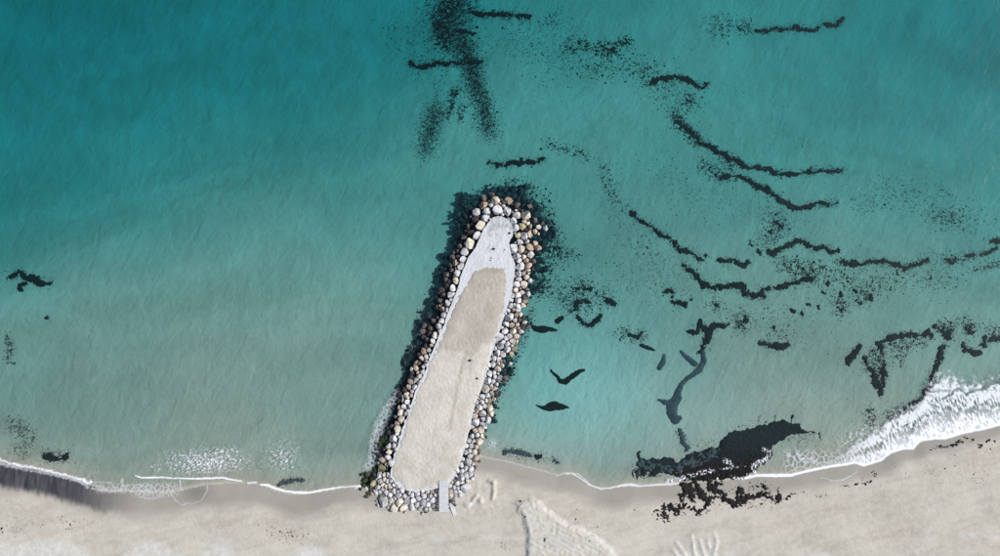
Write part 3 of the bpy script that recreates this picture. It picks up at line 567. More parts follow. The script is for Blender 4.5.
# ------------------------------------------------------------------ rock groyne
CAP = [(493,217),(484,228),(479,240),(474,250),(468,258),(464,268),(461,275),(459,285),(455,295),(452,303),(448,312),(444,325),(440,333),(436,343),(433,350),(429,360),(426,370),(420,382),(415,392),(412,402),(408,415),(402,430),(398,445),(394,455),(392,465),(390,476),(396,484),(405,490),(415,492),(430,490),(440,488),(449,484),(454,477),(458,468),(463,455),(467,440),(471,425),(473,412),(477,400),(482,388),(486,375),(489,362),(493,350),(497,340),(500,330),(504,318),(507,308),(511,298),(513,285),(515,275),(515,264),(511,254),(509,243),(513,235),(512,225),(507,219),(500,216)]
ROCKS = """
495.3,200.2,4.6c 483.6,205,4.1t 491,205.3,2.2w 486.7,211,4.2w 497.7,210,4.8w 476.3,212,3.3g 492,194.5,3d 499,194.5,3.2u 484.5,198.5,3.2d 464,202,4.2u 465,196.5,4.2u 475.7,203,3.4u 468,207.5,4u 507,211,3.8w 504,203,2.4d
508,201,3.8t 503.5,205.5,1.8c 493,189.5,3.2u 500,189,3.2u 517,215,3.6g 525.7,215.5,4.8c 530.5,206,2.8d 516.5,205,3.6d 513,208,2.2u 512,190,4.4u 521,192,4.3u 525.5,187,2.8u 514,196,3.4u 524.5,198,4.4u 518,199,3.2u 534,204.5,3.2u 540,210,4.4u 529,202,3.6u 523,206,3.2u 509,194,2.6u 505,189,3u
475,213,3u 475,220,3.6d 485,218,4w 481,225,4.6c 477.5,234.5,3.8w 470.5,232,3.4d 464,237.5,2.8d 468,227,3.2d 469.5,244.5,4.6c 466,215,4u 462,220.5,3.8u 470,221,2.8u 458,214,3.2u 460,232,3.4u 464,226,3u 458,238,2.8u 466,210,2.8u 458,226,2.6u
524.5,221.5,2.2c 528,223.5,1.9c 530,226.5,2t 522.6,226.5,3.4y 538.5,227,2.4c 535,231.7,2.5c 545.5,228.5,2.3g 530,233.5,3.5t 525,235.5,4.5w 518.5,235.5,2.6y 515.5,227.5,3.2w 513.5,220.5,3.4w 535,220.5,2.6d 538.5,213.5,4u 541,219.5,3.8u 543.5,234,4u 549,235,4u 554,235.5,3.2u 535,238,2.6u 539,239,3u 542,223.5,2.3d 552,228.5,3u 538.2,233.8,1.5c 526,230,1.8d 520,242.3,3.2w 548,222,2.8u
464.2,252.2,4w 463.3,259,3.4w 460.6,266,3.7w 457.3,273.3,3.2w 455.7,263,3.6t 452.6,257.7,3d 450.8,265,2.4d 459.4,246.5,2.8d 455.5,244,3.2u 457.8,251,2.2d 446.8,269.4,3u 452,270,2.9d 458.3,256.5,2.2d
520.8,249,5c 514.7,249,4.4w 517.2,256,3.6w 520.8,265.7,4.9w 519,261,2.8w 529.4,246.9,3.9t 527,241.5,2.2g 535,243.3,2.9t 538,248,2.8t 530.6,254.5,3.3g 524,257,2.4c 527.5,265.7,3.9t 526.3,260.8,2.6t 527.8,270.5,2.7t 534.3,261.4,2.1d 538.5,253,3.8u 540,260,4u 537,267.5,3.8u 545,269.4,3.2u 543.8,243,3.8u 533,269,2d 525.7,252,2.1d 546,249,3u
456,280.4,3.1c 450,281.6,2.8d 452.6,288,3.1w 450.8,295,3.3w 451,299.6,1.8w 446.5,274.5,3d 445.8,280,2.9d 446.8,286.5,3.2d 441.4,290,3d 444.3,295.5,3.1d 439.6,301,3.2d 447.5,303.5,3.1w 442,283,2.8u 430.4,300,2.8u 437,296,2.8u 434.5,302.5,2.6u 440,276,2.6u
519.3,274,3.2w 523.4,273.7,2.4c 526.3,277,2.7c 528.3,272.8,1.8t 519,279.2,2.7w 529.8,280.6,2.2g 517.3,284.3,3.4w 523.6,284.7,3.7c 516,290,2.8c 517.3,295.2,3.7w 522.2,292.4,2.3c 518.6,300.5,3.8w 528.2,294,2.6g 512.9,295.5,2.2w 524.3,297,2.3d 526.8,289.5,2.2d 530.2,286,2.8u 533,275.5,3.4u 511,300.3,1.9w 524.3,301.8,2.3t 539,287.7,2.4u 533,293,2.6u
447,310,2.1w 441.8,309,2.9t 443.8,315,2.8w 442,320.8,3w 438.9,326.5,3.2g 440.4,331,2.2w 443,303.5,2.6d 436.3,312.8,2.9u 434,321.4,3d 428.3,314,4.2u 427,320,3.6u 424.5,325.5,3d 429.8,327,2.9d 432.6,304,3.4u 431,309,3.2u 419.5,322,2.7u 423,331.5,2.9d 429.2,333,3.2d 437.5,317.5,2.6d 436.5,307,2.6d 434.6,335.4,3.2c
518,306,3.2w 523,304.5,2.7c 511,305.5,2.8g 514.4,305,1.9w 517.5,310.5,2.5w 513.3,309.8,2.1t 508,310.5,2w 509.4,317,4.4w 516.7,315,2.7t 520.2,314.5,2c 515.2,320,2.3g 506.4,324,2.8w 511.8,325.2,2.6t 517.3,324.7,1.9t 524.6,322.6,2g 523.5,327.3,3.1d 528,326.5,2.6d 504.8,330.8,3.2w 513,331.5,3.5c 520.8,331.5,2.7g 519.5,320,2.2d 505.4,313.5,1.8w 501.5,327.5,1.8w 518.6,328.3,2t
432.8,340.8,2.6w 431.4,345.3,1.9t 428.8,350,2.1w 426,357,2.6c 427.3,340,2.9d 426.5,345.7,2.8d 423.6,351,3.1t 421.3,358,2.3c 423.3,337,2.7d 419.8,338.6,2.6u 416.3,342.8,3.1u 421.5,343.8,2.9u 418.5,349,3.4u 414.7,353.2,3.2u 409.5,357,3.8u 404.5,363,3.6u 414,359,3.4u 418.6,363.5,2.6d 426.2,361.8,1.9w 430,354.7,1.7w 419,354,2.4d 430,359.6,1.7w 411,350,2.4u
509.8,336.3,3.2w 515.8,336.2,3.7t 500.8,337,3.6w 506,338.2,2.6w 512.8,341,3.4c 503.8,341.5,2.2w 517.3,341.6,2.1t 507.6,343.7,2.8w 500.2,346,3.4w 507.5,349.2,3.4w 511.8,345.8,1.8c 514,348.6,2.5t 497.5,353,3.5g 503,354.3,3.5w 499,359.3,3.4w 494.7,358.3,2.6w 507.5,354.6,2.1d 511.2,354.2,2.7y 507.3,359.2,2.6u 510,363.5,1.9g 503.9,360.8,1.9d 495.2,348.5,2.1g
426.6,364.8,2.4w 423.2,367,2.2w 420.3,368,2.2d 423,371.8,2.6g 416.2,368,3.1t 418,372.6,2t 413.5,373,2.6d 411.2,369,1.9w 419.8,376.3,2.5c 415.9,380.6,2.9w 419.2,382.8,2.7g 411.5,376.6,2.8d 410.4,381.6,3.1t 408.8,387,2.8t 414.4,387.3,2.7w 412.2,391.3,1.9w 404.4,389.5,3.1d 399.6,387.5,3.4u 404,379.5,2.9u 406.2,374.5,2.7u 408.2,369.5,2.6u 407,395.6,3.7c 411.3,395,2t 416.5,362.5,2.2t 396.4,393,2.8u 405,383.7,2.3u 409,364,3u
493,364.3,3w 498,363,2.5w 501,360.8,1.9c 497.6,368.6,3.1c 502.2,365.8,2.1c 489.7,373.5,3.4w 494,372.6,2.4w 499.1,378.5,3.5w 495.3,377.3,2.1w 488,381,3.4w 493.3,381.2,2.3w 486.3,388.9,3.9c 490.8,386.6,2.4w 494.3,388.3,2.4t 496.4,384.4,2.2w 487.7,395.3,2.6w 510.2,371,3.6u 503.5,373,2.8u 505.3,378.5,2.8d 484.6,376,1.9w 487,369,1.9w 503.2,381.2,1.9d 489.9,364.8,1.8w 506.4,366.5,2.4u 500.5,385,2u
403,401,2.2g 406.9,402,3w 404.2,406.6,2.9w 409.4,406.5,2.5w 401,412.6,3.7c 405.5,413.5,2.1g 401,419.4,3.9c 405.3,421.5,1.8w 408,411,1.9w 399,407.3,2t 395.7,405.3,3.5u 399.3,401.3,2.4d 399.4,394.8,2.8d 394.5,411.6,2.9u 386,421.2,2.9u 396.3,417,2.4d 392.2,419.3,2.9u 397,423.2,2.3t 402.6,396.7,1.8g
483,397,2.7w 491.4,393.4,2.4w 477.5,395,1.8c 482.1,402.3,2.8w 479.8,407.7,3.5w 486.4,400.5,2.4w 484.6,406.3,2.8g 489.5,400.5,2.3t 489.7,408,3.2c 490.6,413.9,3.1c 476.8,411,2.6t 474.7,416,3c 482.5,413.4,3.4w 488,420,3.5g 476.2,422.5,3.7w 483,419.3,2.5w 494,399.6,2.1c 496,393,2.4d 477,402.2,1.9g 495,406,2.3u 493.5,419,1.9u
397.2,428.3,3.9c 392.3,426,2.8d 389.3,422.7,2.6u 385,425.5,2.5u 393.5,438.8,4w 397,433.8,2.1w 393,432.6,1.9d 389,446,3.1g 394,445.6,2.6g 397,449.5,2.4w 389.4,452,2.9c 382.5,439.6,3k 386.4,438,2.6k 379.3,445.2,2.7k 388.6,432,2.8d 386.2,443,2.3k 379.3,451.5,2.4u 383.8,449.3,2.6d 384,432.5,2.2u
472.2,427,1.9g 481.8,424,2.3w 480.8,429.7,3.5c 475.3,430.8,2.4c 484.7,427.3,2w 477.4,435.2,2.7w 472.4,436,2.4g 478.6,441,3.9c 482,436.3,2.4c 473.4,441.5,2.3w 469.5,440.6,2.1g 471,446,2.6w 476.2,446.8,2.3t 474.9,452,2.7c 469.6,450.8,1.9g 466.7,445.8,2w 466.2,452.5,1.9w
387.6,457.5,2.9w 391.2,461.5,2.7w 382.5,460.4,3.6t 386.7,464.2,2.3c 381.3,468,3.9y 388,469,2.2d 379.7,475,3w 384.2,474.7,2.1w 367.2,474.5,3.1k 370.5,478.4,2.9k 365.2,480.3,2.8k 375,469.3,2.7k 374.3,475.4,2.7d 373.2,483.3,3.2y 380.6,481.2,2.9g 384.4,479.4,2.2c 387.6,481,2.1w 391.4,481,2.1w 378.9,454.6,2.7d 387.6,474.8,2w 368.4,484.5,2.7k 363.7,485.5,2.6k
470.3,456.5,2.2w 468,462.3,3.7g 475.5,459,2.9t 463,459.4,2w 461.6,465.2,2.7w 470.8,469.4,3.1w 466,467.6,2.3w 470.5,474.3,2.6w 461.4,477.7,3.7w 457.3,471,2.5w 466.3,475.4,2.9w 461.9,471.2,2.2w 457.3,483.7,2.4w
378,487.4,2.6w 375.8,492.2,2.8w 372.2,493.3,2.2t 379.5,492,2.1g 382.3,489.7,1.9g 385.6,493,2.9w 390,495.2,2.8w 391.5,500,3g 383,501.4,5g 394,508,4c 383,484.9,2.3c 386.3,486.6,2.4c 389.9,486,3c 393.6,484.9,2.2w 398,486.2,2.7w 393.8,491,2.9w 397.9,491.3,2w 401.6,490.2,2.8w 398.8,495.2,3w 399.4,501.8,4.1c 394.9,498,2.1g 403.8,507.3,4c 407.4,500.7,3.4w 404.3,496,2.2w 412,506.4,3.3w 409,492.6,2.4w 412.3,494.8,2.3w 370.2,489.4,2.4d 367.5,493.2,1.5k 413.7,499.8,2.6w
417.4,493.7,2.4w 418.4,498.6,2.9w 416.7,504.6,3g 423.5,495.9,2.8w 423.3,502.7,3.6w 428.3,503.9,3.1w 425.6,510,2.8g 433.6,500,3.5w 430,496,2.4w 433.2,505.7,2.4g 432,491.7,1.9t 420.5,508,2.3g 427.6,491.8,1.9g 436,494.6,2w 422.7,491.4,2w 436.5,506.3,1.8g 428.2,499.4,1.8w 430,509,1.8g
450.3,486,2.2w 454,487.3,2.4w 458,488,2.4w 462,482.8,1.8w 450.9,491,2.6c 455.3,491.9,2.5w 450.9,496.2,2.8c 454.6,497,2g 464,487.3,4.6w 460,495.3,2.1w 459.7,491.8,2w 450.6,501.2,2d 450.4,506,2.3w 453.6,502,2g 467.5,481,1.8g
"""
LONE = [(442.8,256,3.4,'u','largest lone dark rock in the water left of the groyne tip'),(446.7,223,1.7,'u','upper one of two tiny dark rocks left of the groyne tip'),(450,231,1.6,'u','lower one of two tiny dark rocks left of the groyne tip'),
 (438.6,270.6,2.4,'u','dark slab shaped rock under water below the largest lone rock'),(443.5,265,2.0,'u','faint sunken rock between the lone rock and the groyne'),(490.5,185,1.5,'u','tiny sunken rock just above the groyne tip'),
 (477,195,1.6,'u','small sunken rock left of the groyne tip crown'),(433.5,288.3,1.8,'u','small sunken rock close to the left flank of the groyne'),(385,444,2.4,'k','black weedy rock in foam beside the left flank of the groyne')]
LONE = LONE[:-1]
rocks = []
for tok in ROCKS.split():
    a, b, c = tok.split(','); r = float(c[:-1]); a = float(a); b = float(b)
    if c[-1] == 'u': r *= 0.85
    if any(math.hypot(a - q[0], b - q[1]) < 0.62 * min(r, q[2]) + 0.5 for q in rocks): continue
    rocks.append((a, b, r, c[-1]))
main_n = len(rocks)
# smaller filler stones in the gaps of the banks
BANK_PTS = [(a, b) for a, b, r, c in rocks]
ax = np.array([q[0] for q in rocks]); ay = np.array([q[1] for q in rocks]); ar = np.array([q[2] for q in rocks])
fill = []
for _ in range(5000):
    i = random.randrange(main_n); th = random.random() * 6.283; rr = ar[i] + random.uniform(0.6, 2.2)
    x = ax[i] + math.cos(th) * rr; y = ay[i] + math.sin(th) * rr; r = random.uniform(0.9, 1.7)
    d = np.hypot(ax - x, ay - y) - ar * 0.92
    if d.min() < r * 1.15 or len(fill) > 170: continue
    if any(math.hypot(x - f[0], y - f[1]) < (r + f[2]) * 0.9 for f in fill): continue
    if float(poly_sd(np.array([x]), np.array([y]), CAP)[0]) > -0.5: continue
    if 438 < x < 449 and y > 478: continue
    ns = np.argsort(np.hypot(ax - x, ay - y))[:3]
    c = rocks[int(random.choice(list(ns)))][3]
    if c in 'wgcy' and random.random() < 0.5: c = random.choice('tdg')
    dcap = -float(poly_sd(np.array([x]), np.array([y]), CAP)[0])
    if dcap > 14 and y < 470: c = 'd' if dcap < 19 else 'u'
    fill.append((x, y, r, c))
allr = rocks + fill
capA = np.array(CAP)
RX = np.array([q[0] for q in allr]); RY = np.array([q[1] for q in allr]); RR = np.array([q[2] for q in allr])
RD = -poly_sd(RX, RY, CAP) * MPP
RG = ground(RX, RY)
def rock_z(i):
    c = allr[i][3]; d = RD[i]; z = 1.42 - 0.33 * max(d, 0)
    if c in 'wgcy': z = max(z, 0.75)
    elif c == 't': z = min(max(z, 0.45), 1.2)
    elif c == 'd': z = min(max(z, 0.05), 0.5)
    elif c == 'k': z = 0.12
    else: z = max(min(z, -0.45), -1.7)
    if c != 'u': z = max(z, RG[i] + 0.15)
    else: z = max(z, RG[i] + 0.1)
    return z
def rock_geo(i, lst=None):
    x, y, r, c = (lst or allr)[i][:4]
    n = 9; th = (np.arange(n) + RNG.uniform(-0.32, 0.32, n)) * 2 * math.pi / n + random.random()
    asp = random.uniform(0.66, 0.95); ori = random.random() * 3.14
    ns_ = random.choice((4, 5, 5, 6)); sa = ori + np.arange(ns_) * 2 * math.pi / ns_ + RNG.uniform(-0.3, 0.3, ns_)
    ap = r * (1.32 if lst is None else 0.85) * RNG.uniform(0.85, 1.15, ns_)
    base = np.full(n, r * 1.5)
    for a_, p_ in zip(sa, ap):
        c_ = np.cos(th - a_); base = np.where(c_ > 0.1, np.minimum(base, p_ / np.maximum(c_, 0.1)), base)
    base = base * np.sqrt(np.cos(th - ori) ** 2 + (np.sin(th - ori) * asp) ** 2) * 1.08
    if lst is None:
        dx = RX - x; dy = RY - y; dd = np.hypot(dx, dy)
        nb = np.where((dd > 0.01) & (dd < r + RR + 3))[0]
        gap = 0.2 if c != 'u' else 0.0
        for j in nb:
            lim = dd[j] * r / (r + RR[j]) * 1.0 - gap
            lim = max(lim, r * 0.4)
            cs = (np.cos(th) * dx[j] + np.sin(th) * dy[j]) / dd[j]
            ok = cs > 0.12
            base = np.where(ok, np.minimum(base, lim / np.maximum(cs, 0.12)), base)
        z = rock_z(i)
    else:
        z = max(float(ground(x, y)[0]) + 0.2, -1.2)
    X, Y = W2(x, y, z); R = base * MPP * (H - z) / H; s = r * MPP
    lv = [(0.9, -0.95), (1.0, -0.2), (0.98, 0.34), (0.88, 0.50)]
    P = []
    for k, h in lv:
        jit = RNG.uniform(0.95, 1.06, n)
        P.append(np.stack([np.cos(th) * R * k * jit, -np.sin(th) * R * k * jit, np.full(n, h * s) + RNG.normal(0, 0.05 * s, n)], 1))
    P = np.concatenate(P + [np.array([[RNG.normal(0, .1) * s, RNG.normal(0, .1) * s, 0.54 * s]])])
    tn = RNG.normal(0, 0.5, 2); P[:, 2] += np.where(P[:, 2] > 0, 1, 0) * (P[:, 0] * tn[0] + P[:, 1] * tn[1])
    for _ in range(5):                    # broken faces
        a = random.random() * 6.283; e = random.uniform(0.35, 1.25)
        nn = np.array([math.cos(a) * math.cos(e), math.sin(a) * math.cos(e), math.sin(e)])
        lim = s * random.uniform(0.55, 0.8) * (1.25 if e < .7 else 0.75)
        pr = P @ nn - lim; P = P - np.outer(np.maximum(pr, 0), nn) * 0.85
    F = []
    L = len(lv)
    for k in range(L - 1):
        for j in range(n):
            a = k * n + j; b = k * n + (j + 1) % n; F.append((a, b + n, b)); F.append((a, a + n, b + n))
    top = L * n
    for j in range(n): F.append(((L - 1) * n + j, top, (L - 1) * n + (j + 1) % n))
    return P, np.array(F), (float(X), float(Y), z)
groyne = bpy.data.objects.new('rock_groyne', None); C.objects.link(groyne)
gx, gy = W2(455, 350); groyne.location = (float(gx), float(gy), 0)
GL = np.array([float(gx), float(gy), 0])
tag(groyne, 'long rock armoured groyne with sandy top running from the beach into the sea', 'groyne')
order = sorted(range(main_n), key=lambda i: -RR[i] * (0.75 if allr[i][3] == 'u' else 1))
single = set(order[:296])
stuffV = {}
for i in range(len(allr)):
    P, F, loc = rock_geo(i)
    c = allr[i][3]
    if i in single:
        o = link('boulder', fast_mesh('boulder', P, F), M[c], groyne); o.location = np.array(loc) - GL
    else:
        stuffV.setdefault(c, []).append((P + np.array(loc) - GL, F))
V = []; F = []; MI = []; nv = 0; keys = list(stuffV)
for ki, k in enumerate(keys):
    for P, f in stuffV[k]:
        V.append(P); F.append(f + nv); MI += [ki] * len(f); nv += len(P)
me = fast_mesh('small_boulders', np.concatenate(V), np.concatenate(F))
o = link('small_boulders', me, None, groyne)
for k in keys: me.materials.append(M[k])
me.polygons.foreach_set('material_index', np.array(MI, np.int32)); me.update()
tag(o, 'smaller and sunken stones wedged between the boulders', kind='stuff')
for i, q in enumerate(LONE):
    P, F, loc = rock_geo(i, LONE)
    o = link('rock', fast_mesh('rock', P, F), M[q[3]]); o.location = loc
    tag(o, q[4], 'rock', 'loose rocks in the water beside the groyne')

# rubble core under the boulders
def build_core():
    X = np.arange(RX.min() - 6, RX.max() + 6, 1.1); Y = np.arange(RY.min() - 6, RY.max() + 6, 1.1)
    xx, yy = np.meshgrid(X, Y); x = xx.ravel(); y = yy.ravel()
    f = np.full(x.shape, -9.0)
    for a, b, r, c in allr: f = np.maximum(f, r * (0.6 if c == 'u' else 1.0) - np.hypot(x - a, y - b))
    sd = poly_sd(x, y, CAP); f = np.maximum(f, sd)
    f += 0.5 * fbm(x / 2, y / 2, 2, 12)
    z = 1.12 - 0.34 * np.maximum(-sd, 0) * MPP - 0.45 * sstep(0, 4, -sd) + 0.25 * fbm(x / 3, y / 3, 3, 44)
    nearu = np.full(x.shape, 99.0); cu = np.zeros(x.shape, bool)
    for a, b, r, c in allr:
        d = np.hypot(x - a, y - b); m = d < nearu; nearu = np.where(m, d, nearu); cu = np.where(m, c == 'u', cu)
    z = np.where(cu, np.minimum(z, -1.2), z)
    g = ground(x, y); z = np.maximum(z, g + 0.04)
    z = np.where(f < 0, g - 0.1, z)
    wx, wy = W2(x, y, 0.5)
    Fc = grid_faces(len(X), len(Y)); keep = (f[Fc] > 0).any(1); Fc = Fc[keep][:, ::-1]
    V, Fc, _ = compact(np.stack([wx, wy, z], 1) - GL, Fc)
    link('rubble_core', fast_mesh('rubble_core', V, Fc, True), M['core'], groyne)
build_core()

def prism(name, poly, ztop, zbot, mat, parent, off, bumpy=0.0):
    """slab over a polygon of photo points"""
    import bmesh
    bm = bmesh.new(); tv = []; bv = []
    # subdivide the outline so that its edge is uneven like poured concrete
    P = []
    for i in range(len(poly)):
        a = poly[i]; b = poly[(i + 1) % len(poly)]; L = math.hypot(b[0] - a[0], b[1] - a[1]); k = max(1, int(L / 2.0))
        for j in range(k): P.append((a[0] + (b[0] - a[0]) * j / k, a[1] + (b[1] - a[1]) * j / k))
    for (x, y) in P:
        jx = random.uniform(-bumpy, bumpy); jy = random.uniform(-bumpy, bumpy)
        X, Y = W2(x + jx, y + jy, ztop); tv.append(bm.verts.new((X - off[0], Y - off[1], ztop - off[2])))
        bv.append(bm.verts.new((X - off[0], Y - off[1], zbot - off[2])))
    f = bm.faces.new(tv); bm.faces.new(bv[::-1])
    for i in range(len(tv)): bm.faces.new((tv[i], bv[i], bv[(i + 1) % len(tv)], tv[(i + 1) % len(tv)]))
    bmesh.ops.recalc_face_normals(bm, faces=bm.faces[:])
    bmesh.ops.triangulate(bm, faces=[f])
    me = bpy.data.meshes.new(name); bm.to_mesh(me); bm.free(); return link(name, me, mat, parent)
ZT = 1.5
def mat_cap():
    m, nt = newmat('concrete_cap'); t = NT(nt)
    geo = t.a('ShaderNodeNewGeometry').outputs['Position']
    n1 = t.noise(geo, 0.35, 5, 0.65); n2 = t.noise(geo, 1.8, 5, 0.7); n3 = t.noise(t.map(geo, (1.6, .35, 1), (0, 0, -0.45)), 1.0, 4, 0.7)
    col = t.mix(t.ramp(n2, 0.3, 0.7), c3(0.50, 0.52, 0.545), c3(0.59, 0.61, 0.64))
    # weathered grey stain where spray reaches the tip
    sep = t.a('ShaderNodeSeparateXYZ', {0: geo}); tip = t.ramp(sep.outputs[1], 2.0, 8.5, 0.12, 1.0)
    st = t.math('MULTIPLY', t.ramp(t.noise(aniso(t, geo, 65, 0.35, 0.7), 1.0, 6, 0.75, 0.6), 0.50, 0.62), tip)
    col = t.mix(t.math('MULTIPLY', st, 0.85), col, c3(0.25, 0.255, 0.25))
    col = t.mix(t.math('MULTIPLY', t.ramp(n3, 0.55, 0.75), 0.35), col, c3(0.36, 0.37, 0.39))
    bmp = t.a('ShaderNodeBump', {'Strength': 1.0, 'Distance': 0.14, 'Height': t.math('ADD', n2, t.math('MULTIPLY', n3, 0.4))}).outputs[0]
    b = t.a('ShaderNodeBsdfPrincipled', {'Base Color': col, 'Roughness': 0.9, 'Normal': bmp}); b.inputs['Specular IOR Level'].default_value = 0.2
    t.a('ShaderNodeOutputMaterial', {0: b.outputs[0]}); return m
cap = prism('concrete_cap', CAP, ZT, 0.55, mat_cap(), groyne, GL, 0.35)
# sand lying on the cap
FILL = [(480,270),(487,268.5),(500,268),(505.5,269),(505,280),(504.5,292),(504,300),(501,312),(499,322),(496,334),(493,342),(490,352),(487,362),(483.5,376),(479,389),(474,401),(470.5,413),(468.5,426),(465,440),(461,454),(456.5,467),(452,477),(447,482),(438,485),(428,487),(415,489),(406,487),(398,481),(393.5,474),(395,464),(398,452),(402.5,442),(406,430),(411,416),(415.5,402),(418.5,393),(424,382),(429,371),(432.5,361),(437,352),(440,344),(447,330),(451,318),(456,306),(462,294),(470,281),(475,274)]
def mat_fill():
    m, nt = newmat('groyne_sand'); t = NT(nt)
    geo = t.a('ShaderNodeNewGeometry').outputs['Position']; damp = t.attr('damp'); trk_shade = t.attr('track_edge_shade')
    n1 = t.noise(geo, 0.3, 5, 0.6); n2 = t.noise(geo, 2.5, 4, 0.7)
    col = t.mix(t.ramp(n1, 0.35, 0.65), c3(0.46, 0.435, 0.385), c3(0.56, 0.535, 0.48))
    col = t.mix(damp, col, t.mix(t.ramp(n1, 0.4, 0.65), c3(0.34, 0.305, 0.26), c3(0.42, 0.39, 0.34)))
    col = t.mix(t.math('MULTIPLY', trk_shade, 0.8), col, c3(0.30, 0.265, 0.225))
    f = t.math('ADD', t.math('MULTIPLY', n2, 0.3), 0.85)
    col = t.mix(1.0, col, t.a('ShaderNodeCombineColor', {0: f, 1: f, 2: f}).outputs[0], 'MULTIPLY')
    bmp = t.a('ShaderNodeBump', {'Strength': 0.9, 'Distance': 0.055, 'Height': n2}).outputs[0]
    b = t.a('ShaderNodeBsdfPrincipled', {'Base Color': col, 'Roughness': 0.95, 'Normal': bmp}); b.inputs['Specular IOR Level'].default_value = 0.1
    t.a('ShaderNodeOutputMaterial', {0: b.outputs[0]}); return m
fo = blob('sand_fill', [], 0.13, mat_fill(), res=0.16, amp=1.6, nsc=0.9, zf=ZT, rise=1.5, seed=970, warp=0.5, polys=[FILL], grow=0.2)
fo.parent = groyne; me = fo.data
co = np.zeros(len(me.vertices) * 3, np.float32); me.vertices.foreach_get('co', co); co = co.reshape(-1, 3)
kk = H / (H - ZT) / MPP
fx = co[:, 0] * kk + 500; fy = 278 - co[:, 1] * kk
jn = 2.2 * fbm(fx / 6, fy / 6, 4, 71)
bx = np.interp(fx, [430, 437, 445, 462, 470, 477, 482, 497, 505], [352, 354, 350, 351, 358, 352, 344, 343, 348])
damp = sstep(2.2, -2.2, fy - bx + 1.5 * jn) * (0.75 + 0.35 * fbm(fx / 12, fy / 20, 3, 79))
# browner, scuffed lower part
damp = np.maximum(damp, 0.35 * sstep(440, 468, fy + 3 * jn) * sstep(-0.3, 0.3, fbm(fx / 14, fy / 14, 3, 73)))
TR = [([(466,352),(460,372),(456,392),(452,412),(449,430)],2.0),([(472,356),(469,380),(466,400)],1.2),([(440,395),(436,420),(432,450)],1.2)]
trk_shade = np.zeros(len(fx))
for k_, (p, w) in enumerate(TR):
    dd, _ = seg_dist(fx, fy, p); trk_shade = np.maximum(trk_shade, (1.0 if k_ == 0 else 0.4) * np.exp(-(dd / w) ** 2) * (0.6 + 0.4 * fbm(fx / 3, fy / 8, 3, 75)))
edge = poly_sd(fx, fy, FILL)
trk_shade = np.maximum(trk_shade, 0.65 * np.exp(-np.maximum(edge, 0) / 2.5) * sstep(345, 290, fy) * sstep(-.3, .3, fbm(fx / 5, fy / 5, 3, 78)))  # shadow along the upper sand edges, painted brown with the tracks
trk_shade = np.maximum(trk_shade, 0.8 * np.exp(-((fy - 270.5) / 2.6) ** 2) * sstep(474, 480, fx))  # shadow of the concrete edge where the sand starts, put into the colour
attr(me, 'damp', damp); attr(me, 'track_edge_shade', trk_shade)
co[:, 2] -= 0.05 * trk_shade; me.vertices.foreach_set('co', (co - GL).ravel()); me.update()

# boardwalk ramp made of cross boards
bw = bpy.data.objects.new('board_ramp', None); C.objects.link(bw)
bxw, byw = W2(443.8, 496, 1.55); BL = np.array([float(bxw), float(byw), 1.55]); bw.location = BL
tag(bw, 'pale ramp of cross boards over the rocks at the groyne root', 'ramp')
def box_mesh(name, sx, sy, sz, bev=0.02):
    import bmesh
    bm = bmesh.new(); bmesh.ops.create_cube(bm, size=1)
    for v in bm.verts: v.co.x *= sx; v.co.y *= sy; v.co.z *= sz
    bmesh.ops.bevel(bm, geom=bm.edges[:], offset=bev, segments=1, affect='EDGES')
    me = bpy.data.meshes.new(name); bm.to_mesh(me); bm.free(); return me
pm = box_mesh('board', 1.86, 0.36, 0.07)
for k in range(16):
    o = link('board', pm, None if pm.materials else M['plank'], bw)
    yk = 2.95 - k * 0.393; o.location = (random.uniform(-.02, .02), yk, 0.14 + (0.03 * yk if yk < 0 else 0.0)); o.rotation_euler = (0.03 if yk < 0 else 0, random.uniform(-.012, .012), random.uniform(-.008, .008))
rm = box_mesh('bearer', 0.12, 6.2, 0.14)
for sx in (-0.8, 0.8):
    o = link('bearer', rm, None if rm.materials else M['plank'], bw); o.location = (sx, 0, 0.02); o.rotation_euler = (0.012, 0, 0)
lb = box_mesh('loose_board', 0.75, 1.9, 0.08); x_, y_ = W2(453.4, 511, 1.0)
o = link('loose_board', lb, M['plank']); o.location = (float(x_), float(y_), float(ground(453, 511)[0]) + 0.10); o.rotation_euler = (0.03, 0.05, 0.35)
tag(o, 'short pale board lying askew beside the foot of the ramp', 'board')

